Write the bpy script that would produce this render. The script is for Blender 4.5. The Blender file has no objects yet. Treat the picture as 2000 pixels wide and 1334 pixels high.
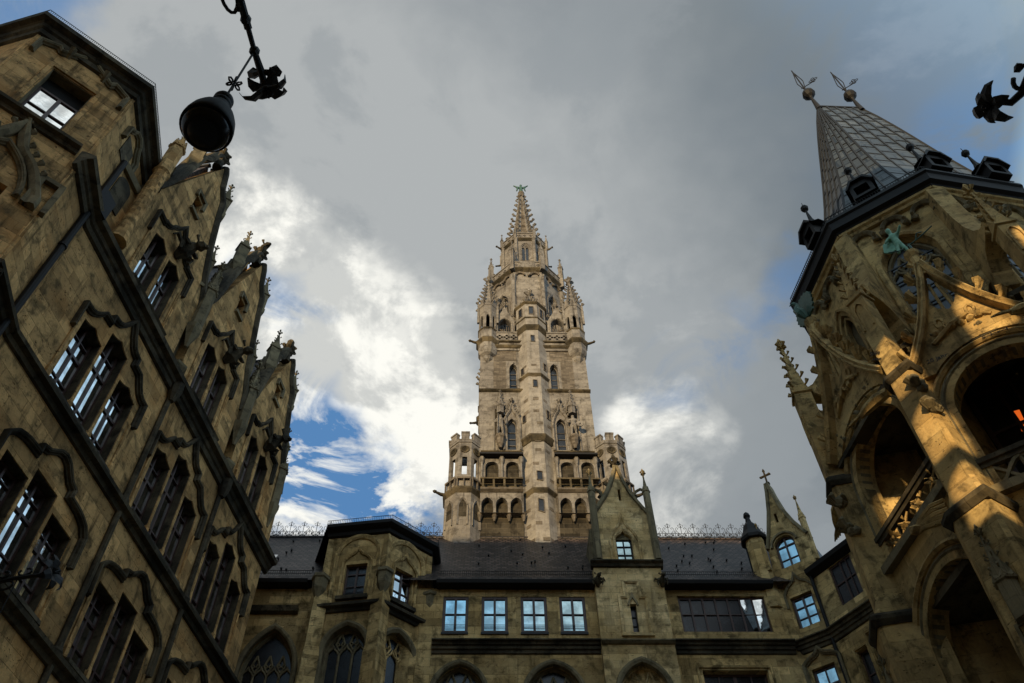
import bpy, math, random
from mathutils import Vector, Matrix
from mathutils.geometry import tessellate_polygon
random.seed(7)
S = bpy.context.scene
R = math.radians
V = Vector

# ------------------------------------------------------------------ camera
F_PX, CX, CY = 1740.0, 1000.0, 667.0          # focal length and centre of the photograph, in its pixels
up_c = V((968 - CX, -650 - CY, F_PX)).normalized()
fw_c = (V((0, 0, 1)) - up_c * up_c.z).normalized()
rt_c = fw_c.cross(up_c)
if rt_c.x < 0: rt_c = -rt_c
M = Matrix((rt_c, fw_c, up_c))                # camera axes (x right, y down, z ahead) to world
EYE = V((0, 0, 1.6))
cam = bpy.data.cameras.new('camera'); cam_o = bpy.data.objects.new('camera', cam)
S.collection.objects.link(cam_o); S.camera = cam_o
cam.sensor_width = 36; cam.lens = 36 * F_PX / 2000; cam.clip_start = .05; cam.clip_end = 3000
mw = Matrix.Identity(4)
for i in range(3):
    mw[i][0] = M[i][0]; mw[i][1] = -M[i][1]; mw[i][2] = -M[i][2]; mw[i][3] = EYE[i]
cam_o.matrix_world = mw
def ray(px, py): return (M @ V((px - CX, py - CY, F_PX))).normalized()
def atz(px, py, z): d = ray(px, py); return EYE + d * ((z - EYE.z) / d.z)
def aty(px, py, y): d = ray(px, py); return EYE + d * (y / d.y)

# ------------------------------------------------------------------ light and sky
SUN_EL, SUN_AZ = R(9.0), R(200.0)         # low sun behind the viewer and to the left (azimuth from +Y clockwise)
sd = V((math.sin(SUN_AZ) * math.cos(SUN_EL), math.cos(SUN_AZ) * math.cos(SUN_EL), math.sin(SUN_EL)))
sun = bpy.data.lights.new('sun', 'SUN'); sun.energy = 5.0; sun.angle = R(.7); sun.color = (1, .72, .36)
sun_o = bpy.data.objects.new('sun', sun); S.collection.objects.link(sun_o)
sun_o.rotation_euler = sd.to_track_quat('Z', 'Y').to_euler(); sun_o.location = sd * 60
S.view_settings.view_transform = 'Standard'; S.view_settings.look = 'None'
S.view_settings.exposure = 0.0; S.view_settings.gamma = 1

class N:                                        # small node-tree helper
    def __init__(s, nt): s.nt = nt
    def n(s, t, **k):
        o = s.nt.nodes.new(t)
        for a, b in k.items(): setattr(o, a, b)
        return o
    def put(s, sock, val):
        if hasattr(val, 'is_output'): s.nt.links.new(val, sock)
        else: sock.default_value = val
    def m(s, op, a, b=0.0, c=0.0, clamp=False):
        o = s.n('ShaderNodeMath', operation=op); o.use_clamp = clamp
        s.put(o.inputs[0], a); s.put(o.inputs[1], b); s.put(o.inputs[2], c); return o.outputs[0]
    def vm(s, op, a, b=(0, 0, 0), out=0):
        o = s.n('ShaderNodeVectorMath', operation=op); s.put(o.inputs[0], a); s.put(o.inputs[1], b); return o.outputs[out]
    def scale(s, a, f):
        o = s.n('ShaderNodeVectorMath', operation='SCALE'); s.put(o.inputs[0], a); s.put(o.inputs['Scale'], f); return o.outputs[0]
    def dot(s, a, b): return s.vm('DOT_PRODUCT', a, b, 1)
    def mix(s, f, a, b, mode='MIX'):
        o = s.n('ShaderNodeMix', data_type='RGBA', blend_type=mode); o.clamp_factor = True
        s.put(o.inputs[0], f); s.put(o.inputs[6], a); s.put(o.inputs[7], b); return o.outputs[2]
    def ss(s, v, lo, hi):
        o = s.n('ShaderNodeMapRange', interpolation_type='SMOOTHSTEP'); s.put(o.inputs[0], v)
        o.inputs[1].default_value = lo; o.inputs[2].default_value = hi; return o.outputs[0]
    def noise(s, vec, scale, detail=5, rough=.55, dist=0.0):
        o = s.n('ShaderNodeTexNoise'); s.put(o.inputs['Vector'], vec); o.inputs['Scale'].default_value = scale
        o.inputs['Detail'].default_value = detail; o.inputs['Roughness'].default_value = rough; o.inputs['Distortion'].default_value = dist
        return o.outputs[0]
    def comb(s, x, y, z):
        o = s.n('ShaderNodeCombineXYZ'); s.put(o.inputs[0], x); s.put(o.inputs[1], y); s.put(o.inputs[2], z); return o.outputs[0]
def c4(c): return (c[0], c[1], c[2], 1.0)

world = bpy.data.worlds.new('World'); S.world = world; world.use_nodes = True
wt = world.node_tree; wt.nodes.clear(); w = N(wt)
out = w.n('ShaderNodeOutputWorld'); bg = w.n('ShaderNodeBackground'); wt.links.new(bg.outputs[0], out.inputs[0])
sky = w.n('ShaderNodeTexSky', sky_type='NISHITA'); sky.sun_disc = False
sky.sun_elevation = SUN_EL; sky.sun_rotation = SUN_AZ; sky.air_density = 1.0; sky.dust_density = .4; sky.ozone_density = 2.0
d = w.n('ShaderNodeTexCoord').outputs['Generated']
sep = w.n('ShaderNodeSeparateXYZ'); w.put(sep.inputs[0], d)
zz_ = w.m('ADD', w.m('MAXIMUM', sep.outputs[2], 0.03), .12)
p = w.comb(w.m('DIVIDE', sep.outputs[0], zz_), w.m('DIVIDE', sep.outputs[1], zz_), .37)
n1 = w.noise(p, 2.1, 9, .58, .35); n2 = w.noise(p, 6.5, 9, .62, .6); n3 = w.noise(w.vm('ADD', p, (4.3, 1.7, 0)), 1.2, 6, .55)
def wnoise(scale, detail, amp, seed):           # small random shove of the direction, so that cloud edges fray
    o = w.n('ShaderNodeTexNoise'); w.put(o.inputs['Vector'], w.vm('ADD', p, seed)); o.inputs['Scale'].default_value = scale; o.inputs['Detail'].default_value = detail; o.inputs['Roughness'].default_value = .62
    return w.scale(w.vm('SUBTRACT', o.outputs['Color'], (.5, .5, .5)), amp)
dw = w.vm('NORMALIZE', w.vm('ADD', d, w.vm('ADD', wnoise(1.6, 5, .30, (2, 5, 1)), wnoise(6, 6, .10, (9, 1, 3)))))
def blob(px, py, deg0, deg1):                   # soft ragged patch of sky about a direction
    return w.ss(w.dot(dw, tuple(ray(px, py))), math.cos(R(deg1)), math.cos(R(deg0)))
def add(*a):
    r = a[0]
    for x in a[1:]: r = w.m('ADD', r, x)
    return r
def mul(a, b): return w.m('MULTIPLY', a, b)
gl = add(blob(560, 640, 1, 13), mul(blob(800, 780, 1, 8), .75), mul(blob(690, 930, 1, 6), .6), mul(blob(1320, 900, 1, 7), .55), mul(blob(1260, 790, 1, 4), .3), mul(blob(430, 420, 1, 11), .5), mul(blob(560, 980, 1, 5), .5))
haze = add(mul(blob(620, 520, 2, 30), add(.55, n2)), mul(blob(1350, 900, 2, 14), .5), mul(blob(500, 250, 2, 18), .25), mul(blob(1000, 700, 2, 18), .35))
tex = add(mul(w.m('SUBTRACT', n1, .5), 1.3), mul(w.m('SUBTRACT', n2, .5), 1.5))
lum = w.m('ADD', mul(gl, .74), mul(tex, add(.26, mul(w.m('MINIMUM', gl, 1.0), 1.15))), clamp=True)
dark = w.mix(w.ss(n3, .3, .7), (.155, .190, .225, 1), (.225, .255, .270, 1))
dark = w.mix(w.m('MINIMUM', haze, 1.0), dark, (.43, .452, .458, 1))
mot = w.ss(w.noise(w.vm('ADD', p, (1.1, 8.2, 0)), 4.2, 8, .6, .25), .52, .60)
cloud = w.mix(w.ss(lum, .16, .74), dark, (1.0, .99, .92, 1))
cloud = w.mix(mul(mot, .55), cloud, (.30, .33, .35, 1))
cloud = w.mix(mul(w.ss(w.noise(w.vm('ADD', p, (3, 3, 0)), 9, 8, .65, .2), .52, .60), mul(w.m('MINIMUM', gl, 1.0), .30)), cloud, (.42, .44, .45, 1))
hole = add(blob(600, 840, .8, 6), blob(650, 930, .8, 6), mul(blob(1515, 565, .3, 3.5), .55), mul(blob(140, 10, 1, 5), .8), mul(blob(1960, 400, 1, 9), .5), mul(blob(560, 520, .3, 3.2), .6), mul(blob(620, 560, .2, 2), .4), mul(blob(780, 985, .3, 4), 1.0), mul(blob(1330, 680, .2, 5), .55), mul(blob(1900, 100, 1, 14), .25))
hole = w.m('MULTIPLY', hole, w.ss(add(mul(n1, .35), mul(n2, .65)), .60, .46), clamp=True)
cloud = w.mix(hole, cloud, (.095, .235, .48, 1))
# clear bright sky over the viewer's shoulder and to the right, where the low sun stands
back = w.ss(w.m('SUBTRACT', w.m('MULTIPLY', sep.outputs[0], .55), w.m('MULTIPLY', sep.outputs[1], 1.0)), -.20, .45)
back = w.m('MAXIMUM', back, w.ss(sep.outputs[0], .475, .53))
bright = w.vm('ADD', w.scale(sky.outputs[0], .10), (.46, .68, .80))
bright = w.mix(w.ss(w.noise(p, 1.3, 6, .6), .47, .66), bright, (1.02, .98, .90, 1))
bright = w.mix(w.ss(sep.outputs[0], .45, .62), bright, (.46, .66, .84, 1))
wt.links.new(w.scale(w.mix(back, cloud, bright), 10.0), bg.inputs[0]); bg.inputs[1].default_value = 0.1

# ------------------------------------------------------------------ materials
def newmat(name):
    m = bpy.data.materials.new(name); m.use_nodes = True; nt = m.node_tree
    b = nt.nodes['Principled BSDF']; return m, N(nt), b
def wall_coords(g):                             # coordinates along and up any face, from its own normal
    geo = g.n('ShaderNodeNewGeometry'); P_, Nn = geo.outputs['Position'], geo.outputs['True Normal']
    T = g.vm('NORMALIZE', g.vm('CROSS_PRODUCT', (0, 0, 1), g.vm('ADD', Nn, (.0007, .0003, 0)))); B = g.vm('CROSS_PRODUCT', Nn, T)
    return P_, g.dot(P_, T), g.dot(P_, B)
def stone(name, c1, c2, c3, block=(.9, .36), mortar=.35, vary=.35, pit=.6, stain=.6, bump=.5, streak=.35, warm=None):
    m, g, b = newmat(name); P_, u, v = wall_coords(g)
    big = g.noise(P_, .55, 6, .6); mid = g.noise(P_, 2.3, 7, .65, .4); fine = g.noise(P_, 16, 5, .7)
    col = g.mix(g.ss(big, .36, .64), c4(c1), c4(c2))
    col = g.mix(g.m('MULTIPLY', g.ss(mid, .46, .68), stain), col, c4(c3))
    if warm: col = g.mix(g.m('MULTIPLY', g.ss(g.noise(g.vm('ADD', P_, (7, 3, 1)), .8, 5, .6), .5, .66), .7), col, c4(warm))
    br = g.n('ShaderNodeTexBrick'); g.put(br.inputs['Vector'], g.comb(u, v, 0)); br.inputs['Scale'].default_value = 1
    br.inputs['Brick Width'].default_value = block[0]; br.inputs['Row Height'].default_value = block[1]
    br.inputs['Mortar Size'].default_value = .011; br.inputs['Mortar Smooth'].default_value = .6; br.inputs['Bias'].default_value = -.1
    br.inputs['Color1'].default_value = (1 - vary, 1 - vary, 1 - vary, 1); br.inputs['Color2'].default_value = (1 + vary * .6,) * 3 + (1,)
    br.inputs['Mortar'].default_value = (1 - mortar,) * 3 + (1,)
    col = g.mix(1, col, br.outputs[0], 'MULTIPLY')
    st = g.noise(g.comb(g.m('MULTIPLY', u, 3.2), g.m('MULTIPLY', v, .35), .5), 1.0, 5, .6)
    col = g.mix(g.m('MULTIPLY', g.ss(st, .52, .72), streak), col, c4([x * .28 for x in c3]))
    col = g.mix(g.m('MULTIPLY', g.ss(fine, .35, .7), .35), col, g.mix(1, col, (1.5, 1.45, 1.3, 1), 'MULTIPLY'))
    pits = g.m('MULTIPLY', g.ss(g.noise(g.vm('MULTIPLY', P_, (1, 1, 1.9)), 9.0, 4, .75), .60, .66), g.ss(g.noise(P_, 1.4, 3), .42, .6))
    col = g.mix(g.m('MULTIPLY', pits, pit), col, c4([x * .15 for x in c3]))
    g.put(b.inputs['Base Color'], col); b.inputs['Roughness'].default_value = .92; b.inputs['Specular IOR Level'].default_value = .15
    bp = g.n('ShaderNodeBump'); bp.inputs['Strength'].default_value = bump; bp.inputs['Distance'].default_value = .05
    h = g.m('SUBTRACT', g.m('ADD', g.m('MULTIPLY', fine, .35), g.m('MULTIPLY', mid, .5)), g.m('MULTIPLY', pits, .7))
    h = g.m('SUBTRACT', h, g.m('MULTIPLY', br.outputs['Fac'], .35))
    g.put(bp.inputs['Height'], h); g.put(b.inputs['Normal'], bp.outputs[0]); return m
def plain(name, c, rough=.6, metal=0.0, vary=.3, scale=6, bump=.1, spec=.4):
    m, g, b = newmat(name); geo = g.n('ShaderNodeNewGeometry'); nz = g.noise(geo.outputs['Position'], scale, 5, .6)
    g.put(b.inputs['Base Color'], g.mix(nz, c4([x * (1 - vary) for x in c]), c4([x * (1 + vary) for x in c])))
    b.inputs['Roughness'].default_value = rough; b.inputs['Metallic'].default_value = metal; b.inputs['Specular IOR Level'].default_value = spec
    bp = g.n('ShaderNodeBump'); bp.inputs['Strength'].default_value = bump; bp.inputs['Distance'].default_value = .03
    g.put(bp.inputs['Height'], nz); g.put(b.inputs['Normal'], bp.outputs[0]); return m
def tiles(name, c1, c2, bw, bh, rough, bump=.9, gap=.012, spec=.5):
    m, g, b = newmat(name); P_, u, v = wall_coords(g)
    br = g.n('ShaderNodeTexBrick'); g.put(br.inputs['Vector'], g.comb(u, v, 0)); br.inputs['Scale'].default_value = 1
    br.inputs['Brick Width'].default_value = bw; br.inputs['Row Height'].default_value = bh; br.inputs['Mortar Size'].default_value = gap
    br.inputs['Color1'].default_value = c4(c1); br.inputs['Color2'].default_value = c4(c2); br.inputs['Mortar'].default_value = c4([x * .15 for x in c1])
    nz = g.noise(P_, 1.2, 6, .65)
    col = g.mix(g.ss(nz, .3, .75), g.mix(1, br.outputs[0], (.7, .7, .72, 1), 'MULTIPLY'), g.mix(1, br.outputs[0], (1.35, 1.3, 1.3, 1), 'MULTIPLY'))
    g.put(b.inputs['Base Color'], col); b.inputs['Roughness'].default_value = rough; b.inputs['Specular IOR Level'].default_value = spec
    saw = g.m('FRACT', g.m('DIVIDE', v, bh))      # each course overlaps the one below
    h = g.m('SUBTRACT', g.m('SUBTRACT', 1.0, saw), g.m('MULTIPLY', br.outputs['Fac'], .8))
    h = g.m('ADD', h, g.m('MULTIPLY', g.noise(P_, 9, 3), .5))
    bp = g.n('ShaderNodeBump'); bp.inputs['Strength'].default_value = bump; bp.inputs['Distance'].default_value = .03
    g.put(bp.inputs['Height'], h); g.put(b.inputs['Normal'], bp.outputs[0]); return m
def glassmat(name, c, rough=.03, metal=1.0):
    m, g, b = newmat(name); geo = g.n('ShaderNodeNewGeometry')
    g.put(b.inputs['Base Color'], g.mix(g.ss(g.noise(geo.outputs['Position'], 1.7, 4, .6), .38, .66), c4([x * .55 for x in c]), c4(c))); b.inputs['Roughness'].default_value = rough; b.inputs['Metallic'].default_value = metal
    bp = g.n('ShaderNodeBump'); bp.inputs['Strength'].default_value = .10; bp.inputs['Distance'].default_value = .02
    g.put(bp.inputs['Height'], g.noise(geo.outputs['Position'], 2.2, 2)); g.put(b.inputs['Normal'], bp.outputs[0]); return m

ST_LEFT = stone('brown_tufa', (.47, .285, .118), (.68, .425, .180), (.15, .103, .046), block=(1.05, .42), mortar=.30, vary=.40, pit=1.0, stain=.9, streak=.8, warm=(.52, .28, .10), bump=.9)
ST_MID = stone('mossy_limestone', (.42, .280, .115), (.64, .465, .220), (.11, .078, .034), block=(.8, .34), mortar=.34, vary=.40, pit=.8, stain=.9, streak=.6, warm=(.43, .29, .12), bump=.8)
ST_RIGHT = stone('ochre_limestone', (.38, .258, .112), (.55, .40, .180), (.11, .080, .037), block=(1.3, .5), mortar=.2, vary=.26, pit=1.0, stain=.9, streak=.6, warm=(.50, .33, .13), bump=.8)
ST_GABLE = stone('pale_gable_limestone', (.50, .355, .165), (.68, .51, .27), (.15, .11, .05), block=(.7, .3), mortar=.28, vary=.3, pit=.7, stain=.8, streak=.5, warm=(.46, .31, .13), bump=.7)
ST_CORE = stone('shade_black_loggia_stone', (.030, .024, .014), (.045, .036, .02), (.015, .012, .008), block=(1.0, .45), mortar=.3, vary=.25, pit=.5)  # near-black tone paints the loggia's deep shade into the stone
ST_TOWER = stone('pale_shell_limestone', (.155, .144, .137), (.215, .202, .190), (.050, .044, .039), block=(.62, .31), mortar=.25, vary=.17, pit=.6, stain=.72, streak=.75, bump=.6)
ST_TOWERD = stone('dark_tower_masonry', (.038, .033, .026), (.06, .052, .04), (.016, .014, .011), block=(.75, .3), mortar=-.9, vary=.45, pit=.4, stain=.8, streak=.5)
SOOT_SHADE = stone('soot_shade_moulding', (.040, .035, .026), (.125, .102, .066), (.022, .019, .014), block=(.95, 2), mortar=.35, vary=.3, pit=.6, stain=.85, bump=.6)  # dark tone mixes real soot with painted shade
SOOTM = stone('weathered_moulding', (.17, .14, .085), (.23, .19, .115), (.07, .06, .04), block=(.9, 2), mortar=.2, vary=.2, pit=.5, stain=.8, streak=.5)
TILE = tiles('plain_roof_tile', (.014, .010, .009), (.095, .068, .056), .26, .23, .5, bump=1.0, gap=.03, spec=.3)
SLATE = tiles('sheet_lead_roof', (.017, .021, .024), (.045, .052, .056), .95, .62, .45, bump=.5, gap=.045, spec=.45)
EAVE = plain('dark_eave_metal', (.012, .0105, .010), .6, 0, .3, 3, .1, .2)
WOOD = plain('dark_red_window_wood', (.055, .026, .020), .45, 0, .3, 5)
IRON = plain('black_wrought_iron', (.010, .010, .011), .55, .2, .3, 12, .2)
BRONZE = plain('green_bronze', (.17, .36, .25), .6, .15, .5, 9, .3)
BRONZED = plain('dark_green_bronze', (.045, .10, .075), .5, .3, .4, 9, .3)
GLASS = glassmat('window_glass', (.95, .99, 1.0)); GLASSB = glassmat('blue_window_glass', (.40, .60, .70))
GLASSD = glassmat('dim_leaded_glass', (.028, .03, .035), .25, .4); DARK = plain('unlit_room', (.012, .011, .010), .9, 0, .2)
ORANGE = plain('orange_stained_glass', (.75, .13, .02), .25, 0, .3, 4); ORANGE.node_tree.nodes['Principled BSDF'].inputs['Emission Color'].default_value = (1, .16, .02, 1); ORANGE.node_tree.nodes['Principled BSDF'].inputs['Emission Strength'].default_value = .7
GROUND = stone('courtyard_paving', (.20, .19, .17), (.26, .25, .22), (.12, .11, .10), block=(.5, .3), mortar=.4)
LAMPM = plain('black_lamp_metal', (.007, .0075, .008), .6, .1, .2, 3, .05, .25)
LENS = plain('smoked_lamp_glass', (.012, .012, .014), .25, 0, .2, 3, .02, .3)

# ------------------------------------------------------------------ mesh helpers
class Fr:
    """A vertical plane: u along it, z up, w out towards its front."""
    def __init__(s, az, perp, u0=0.0):
        a = R(az); s.az = az; s.t = V((math.sin(a), math.cos(a), 0)); s.n = V((math.cos(a), -math.sin(a), 0)); s.perp = perp; s.u0 = u0
    def at(s, u, z, w=0.0): q = s.t * (u + s.u0) + s.n * (s.perp + w); return V((q.x, q.y, z))
    def uv(s, px, py, w=0.0):
        d = ray(px, py); q = EYE + d * ((s.perp + w - EYE.dot(s.n)) / d.dot(s.n)); return q.dot(s.t) - s.u0, q.z
def fr_thru(p, q, inset=0.0):
    d = (q - p); az = math.degrees(math.atan2(d.x, d.y)); f = Fr(az, 0); f.perp = V((p.x, p.y, 0)).dot(f.n) - inset; f.u0 = ((p + q) / 2).dot(f.t); f.half = V((d.x, d.y)).length / 2; return f

class MB:
    def __init__(s): s.v = []; s.f = []
    def add(s, vs, fs):
        k = len(s.v); s.v += [tuple(x) for x in vs]; s.f += [tuple(i + k for i in f) for f in fs]; return s
    def box(s, f, u0, u1, z0, z1, w0, w1):
        c = [f.at(u, z, w_) for w_ in (w0, w1) for z in (z0, z1) for u in (u0, u1)]
        return s.add(c, [(0, 1, 3, 2), (4, 6, 7, 5), (0, 4, 5, 1), (2, 3, 7, 6), (0, 2, 6, 4), (1, 5, 7, 3)])
    def prism(s, f, poly, w0, w1, holes=(), hole_back=None, back=True):
        """poly (u,z) extruded from w0 (back) to w1 (front), with holes cut right through"""
        loops = [list(poly)] + [list(h) for h in holes]
        tri = tessellate_polygon([[V((u, z, 0)) for u, z in l] for l in loops])
        flat = [q for l in loops for q in l]; n = len(flat)
        vs = [f.at(u, z, w1) for u, z in flat] + [f.at(u, z, w0) for u, z in flat]
        fs = [tuple(t) for t in tri]
        if back: fs += [tuple(i + n for i in t[::-1]) for t in tri]
        k = 0
        for l in loops:
            m = len(l)
            for i in range(m): a, b = k + i, k + (i + 1) % m; fs.append((a, b, b + n, a + n))
            k += m
        return s.add(vs, fs)
    def mold(s, f, path, prof, closed=False):
        """sweep a closed section prof [(offset to the left of the path, w)] along a path of (u,z)"""
        n = len(path); rings = []
        for i in range(n):
            a = path[i - 1] if (i > 0 or closed) else None; b = path[(i + 1) % n] if (i < n - 1 or closed) else None
            p_ = path[i]; ds = []
            for x, y in ((a, p_), (p_, b)):
                if x is None or y is None: continue
                dx, dy = y[0] - x[0], y[1] - x[1]; l = math.hypot(dx, dy) or 1; ds.append((dx / l, dy / l))
            if len(ds) == 2:
                nx, ny = -(ds[0][1] + ds[1][1]), ds[0][0] + ds[1][0]; l = math.hypot(nx, ny) or 1; nx /= l; ny /= l
                c = max(.45, nx * -ds[0][1] + ny * ds[0][0]); nx /= c; ny /= c
            else: nx, ny = -ds[0][1], ds[0][0]
            rings.append([f.at(p_[0] + nx * o, p_[1] + ny * o, w_) for o, w_ in prof])
        m = len(prof); vs = [q for r in rings for q in r]; fs = []
        for i in range(n if closed else n - 1):
            j = (i + 1) % n
            for k in range(m): l = (k + 1) % m; fs.append((i * m + k, j * m + k, j * m + l, i * m + l))
        if not closed: fs += [tuple(range(m))[::-1], tuple((n - 1) * m + k for k in range(m))]
        return s.add(vs, fs)
    def tube(s, pts, r, k=6, caps=True):
        pts = [V(q) for q in pts]; n = len(pts); rs = r if isinstance(r, (list, tuple)) else [r] * n; vs = []; prev = None
        for i, q in enumerate(pts):
            t = (pts[min(i + 1, n - 1)] - pts[max(i - 1, 0)]).normalized()
            if prev is None: prev = t.orthogonal().normalized()
            x = (prev - t * prev.dot(t)); x = x.normalized() if x.length > 1e-6 else t.orthogonal().normalized(); prev = x; y = t.cross(x)
            vs += [q + (x * math.cos(a) + y * math.sin(a)) * rs[i] for a in (2 * math.pi * j / k for j in range(k))]
        fs = [(i * k + j, i * k + (j + 1) % k, (i + 1) * k + (j + 1) % k, (i + 1) * k + j) for i in range(n - 1) for j in range(k)]
        if caps: fs += [tuple(range(k))[::-1], tuple((n - 1) * k + j for j in range(k))]
        return s.add(vs, fs)
    def lathe(s, c, prof, k=8, rot=0.0, sx=1.0, sy=1.0):
        """rings of (radius, z) about the vertical axis through c"""
        vs = []; c = V(c)
        for r, z in prof:
            vs += [V((c.x + r * sx * math.cos(rot + 2 * math.pi * j / k), c.y + r * sy * math.sin(rot + 2 * math.pi * j / k), z)) for j in range(k)]
        n = len(prof); fs = [(i * k + j, i * k + (j + 1) % k, (i + 1) * k + (j + 1) % k, (i + 1) * k + j) for i in range(n - 1) for j in range(k)]
        fs += [tuple(range(k))[::-1], tuple((n - 1) * k + j for j in range(k))]
        return s.add(vs, fs)
    def loft(s, loops, caps=True):
        k = len(loops[0]); vs = [q for l in loops for q in l]; n = len(loops)
        fs = [(i * k + j, i * k + (j + 1) % k, (i + 1) * k + (j + 1) % k, (i + 1) * k + j) for i in range(n - 1) for j in range(k)]
        if caps: fs += [tuple(range(k))[::-1], tuple((n - 1) * k + j for j in range(k))]
        return s.add(vs, fs)
    def blob(s, c, r, jit=.25, sq=(1, 1, 1)):
        c = V(c); vs = []; t = (1 + 5 ** .5) / 2
        for x, y, z in ((-1, t, 0), (1, t, 0), (-1, -t, 0), (1, -t, 0), (0, -1, t), (0, 1, t), (0, -1, -t), (0, 1, -t), (t, 0, -1), (t, 0, 1), (-t, 0, -1), (-t, 0, 1)):
            k = r / 1.9 * (1 + random.uniform(-jit, jit)); vs.append(c + V((x * k * sq[0], y * k * sq[1], z * k * sq[2])))
        return s.add(vs, [(0, 11, 5), (0, 5, 1), (0, 1, 7), (0, 7, 10), (0, 10, 11), (1, 5, 9), (5, 11, 4), (11, 10, 2), (10, 7, 6), (7, 1, 8), (3, 9, 4), (3, 4, 2), (3, 2, 6), (3, 6, 8), (3, 8, 9), (4, 9, 5), (2, 4, 11), (6, 2, 10), (8, 6, 7), (9, 8, 1)])
    def crocket(s, p, o, sz):
        """a curled stone leaf growing from p towards o"""
        p = V(p); o = V(o).normalized(); up = V((0, 0, 1))
        s.tube([p, p + o * sz * .55 + up * sz * .25, p + o * sz * 1.0 + up * sz * .75, p + o * sz * .75 + up * sz * 1.1, p + o * sz * .5 + up * sz * .85],
               [sz * .22, sz * .26, sz * .38, sz * .34, sz * .14], 5)
        return s
    def finial(s, p, h):
        p = V(p); s.lathe(p, [(h * .07, p.z - h * .1), (h * .07, p.z + h * .25), (h * .15, p.z + h * .3), (h * .06, p.z + h * .38), (h * .06, p.z + h * .7), (h * .11, p.z + h * .78), (h * .03, p.z + h)], 6)
        for a in range(4):
            o = V((math.cos(a * math.pi / 2 + .4), math.sin(a * math.pi / 2 + .4), 0)); s.crocket(p + V((0, 0, h * .38)), o, h * .22)
        return s
    def pinnacle(s, c, wd, z0, z1, z2, z3, rot=0.0, k=4, crock=4, collar=True, csz=.9):
        """shaft z0..z1, gablets, spire z1..z2, finial to z3"""
        c = V(c); r = wd / 2 / math.cos(math.pi / k); ro = rot + math.pi / k
        s.lathe(c, [(r, z0), (r, z1 - wd * .3), (r * 1.22, z1 - wd * .22), (r * 1.22, z1 - wd * .05), (r * .86, z1)] if collar else [(r, z0), (r, z1)], k, ro)
        s.lathe(c, [(r * .86, z1 - .01), (r * .5, z1 + (z2 - z1) * .45), (r * .16, z2)], k, ro)
        for j in range(k):
            a = rot + 2 * math.pi * j / k; o = V((math.cos(a), math.sin(a), 0)); t = V((-o.y, o.x, 0))
            if collar:
                b = V((c.x, c.y, z1 - wd * .1)) + o * wd * .5
                hh = min(wd * 1.1, (z2 - z1) * .5)
                s.add([b - t * wd * .5, b + t * wd * .5, b + V((0, 0, hh)), b - t * wd * .5 - o * wd * .3, b + t * wd * .5 - o * wd * .3, b + V((0, 0, hh)) - o * wd * .3], [(0, 1, 2), (5, 4, 3), (0, 2, 5, 3), (1, 4, 5, 2), (0, 3, 4, 1)])
            a2 = ro + 2 * math.pi * j / k; e = V((math.cos(a2), math.sin(a2), 0))
            for i in range(crock):
                q = (i + .6) / crock; rr = r * (.86 + (.16 - .86) * q); s.crocket(V((c.x, c.y, z1 + (z2 - z1) * q)) + e * rr * .9, e, wd * .26 * csz * (1 - .35 * q))
        s.finial(V((c.x, c.y, z2)), z3 - z2); return s

def ring_mold(mm, pts, z, prof):
    """sweep a section [(dz, out)] round corners given in plan, outwards to the right of the path"""
    n = len(pts); rings = []
    for i in range(n):
        ds = [(pts[j + 1] - pts[j]) for j in (i - 1, i) if 0 <= j < n - 1]; ds = [V((q.x, q.y, 0)).normalized() for q in ds]
        ns = [V((q.y, -q.x, 0)) for q in ds]; nm = sum(ns, V((0, 0, 0))).normalized(); k = 1 / max(.4, nm.dot(ns[0]))
        rings.append([V((pts[i].x, pts[i].y, z + dz)) + nm * (o * k) for dz, o in prof])
    m = len(prof); vs = [q for r in rings for q in r]; fs = [(i * m + k, (i + 1) * m + k, (i + 1) * m + (k + 1) % m, i * m + (k + 1) % m) for i in range(n - 1) for k in range(m)]
    fs += [tuple(range(m))[::-1], tuple((n - 1) * m + k for k in range(m))]; return mm.add(vs, fs)

COL = S.collection
def obj(name, mb, mat, parent=None, smooth=False):
    me = bpy.data.meshes.new(name); me.from_pydata(mb.v, [], mb.f); me.update()
    import bmesh
    bm = bmesh.new(); bm.from_mesh(me); bmesh.ops.recalc_face_normals(bm, faces=bm.faces); bm.to_mesh(me); bm.free()
    if smooth:
        for q in me.polygons: q.use_smooth = True
    me.materials.append(mat); o = bpy.data.objects.new(name, me); COL.objects.link(o)
    if parent is not None:
        o.parent = parent
        if parent.type == 'EMPTY': o.matrix_parent_inverse = Matrix.Translation(-parent.location)
    return o
def thing(name, label, cat, loc=(0, 0, 0), group=None):
    o = bpy.data.objects.new(name, None); COL.objects.link(o); o.location = loc; o.empty_display_size = .5
    o['label'] = label; o['category'] = cat
    if group: o['group'] = group
    return o
def tag(o, label, cat, group=None):
    o['label'] = label; o['category'] = cat
    if group: o['group'] = group
    return o

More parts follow.
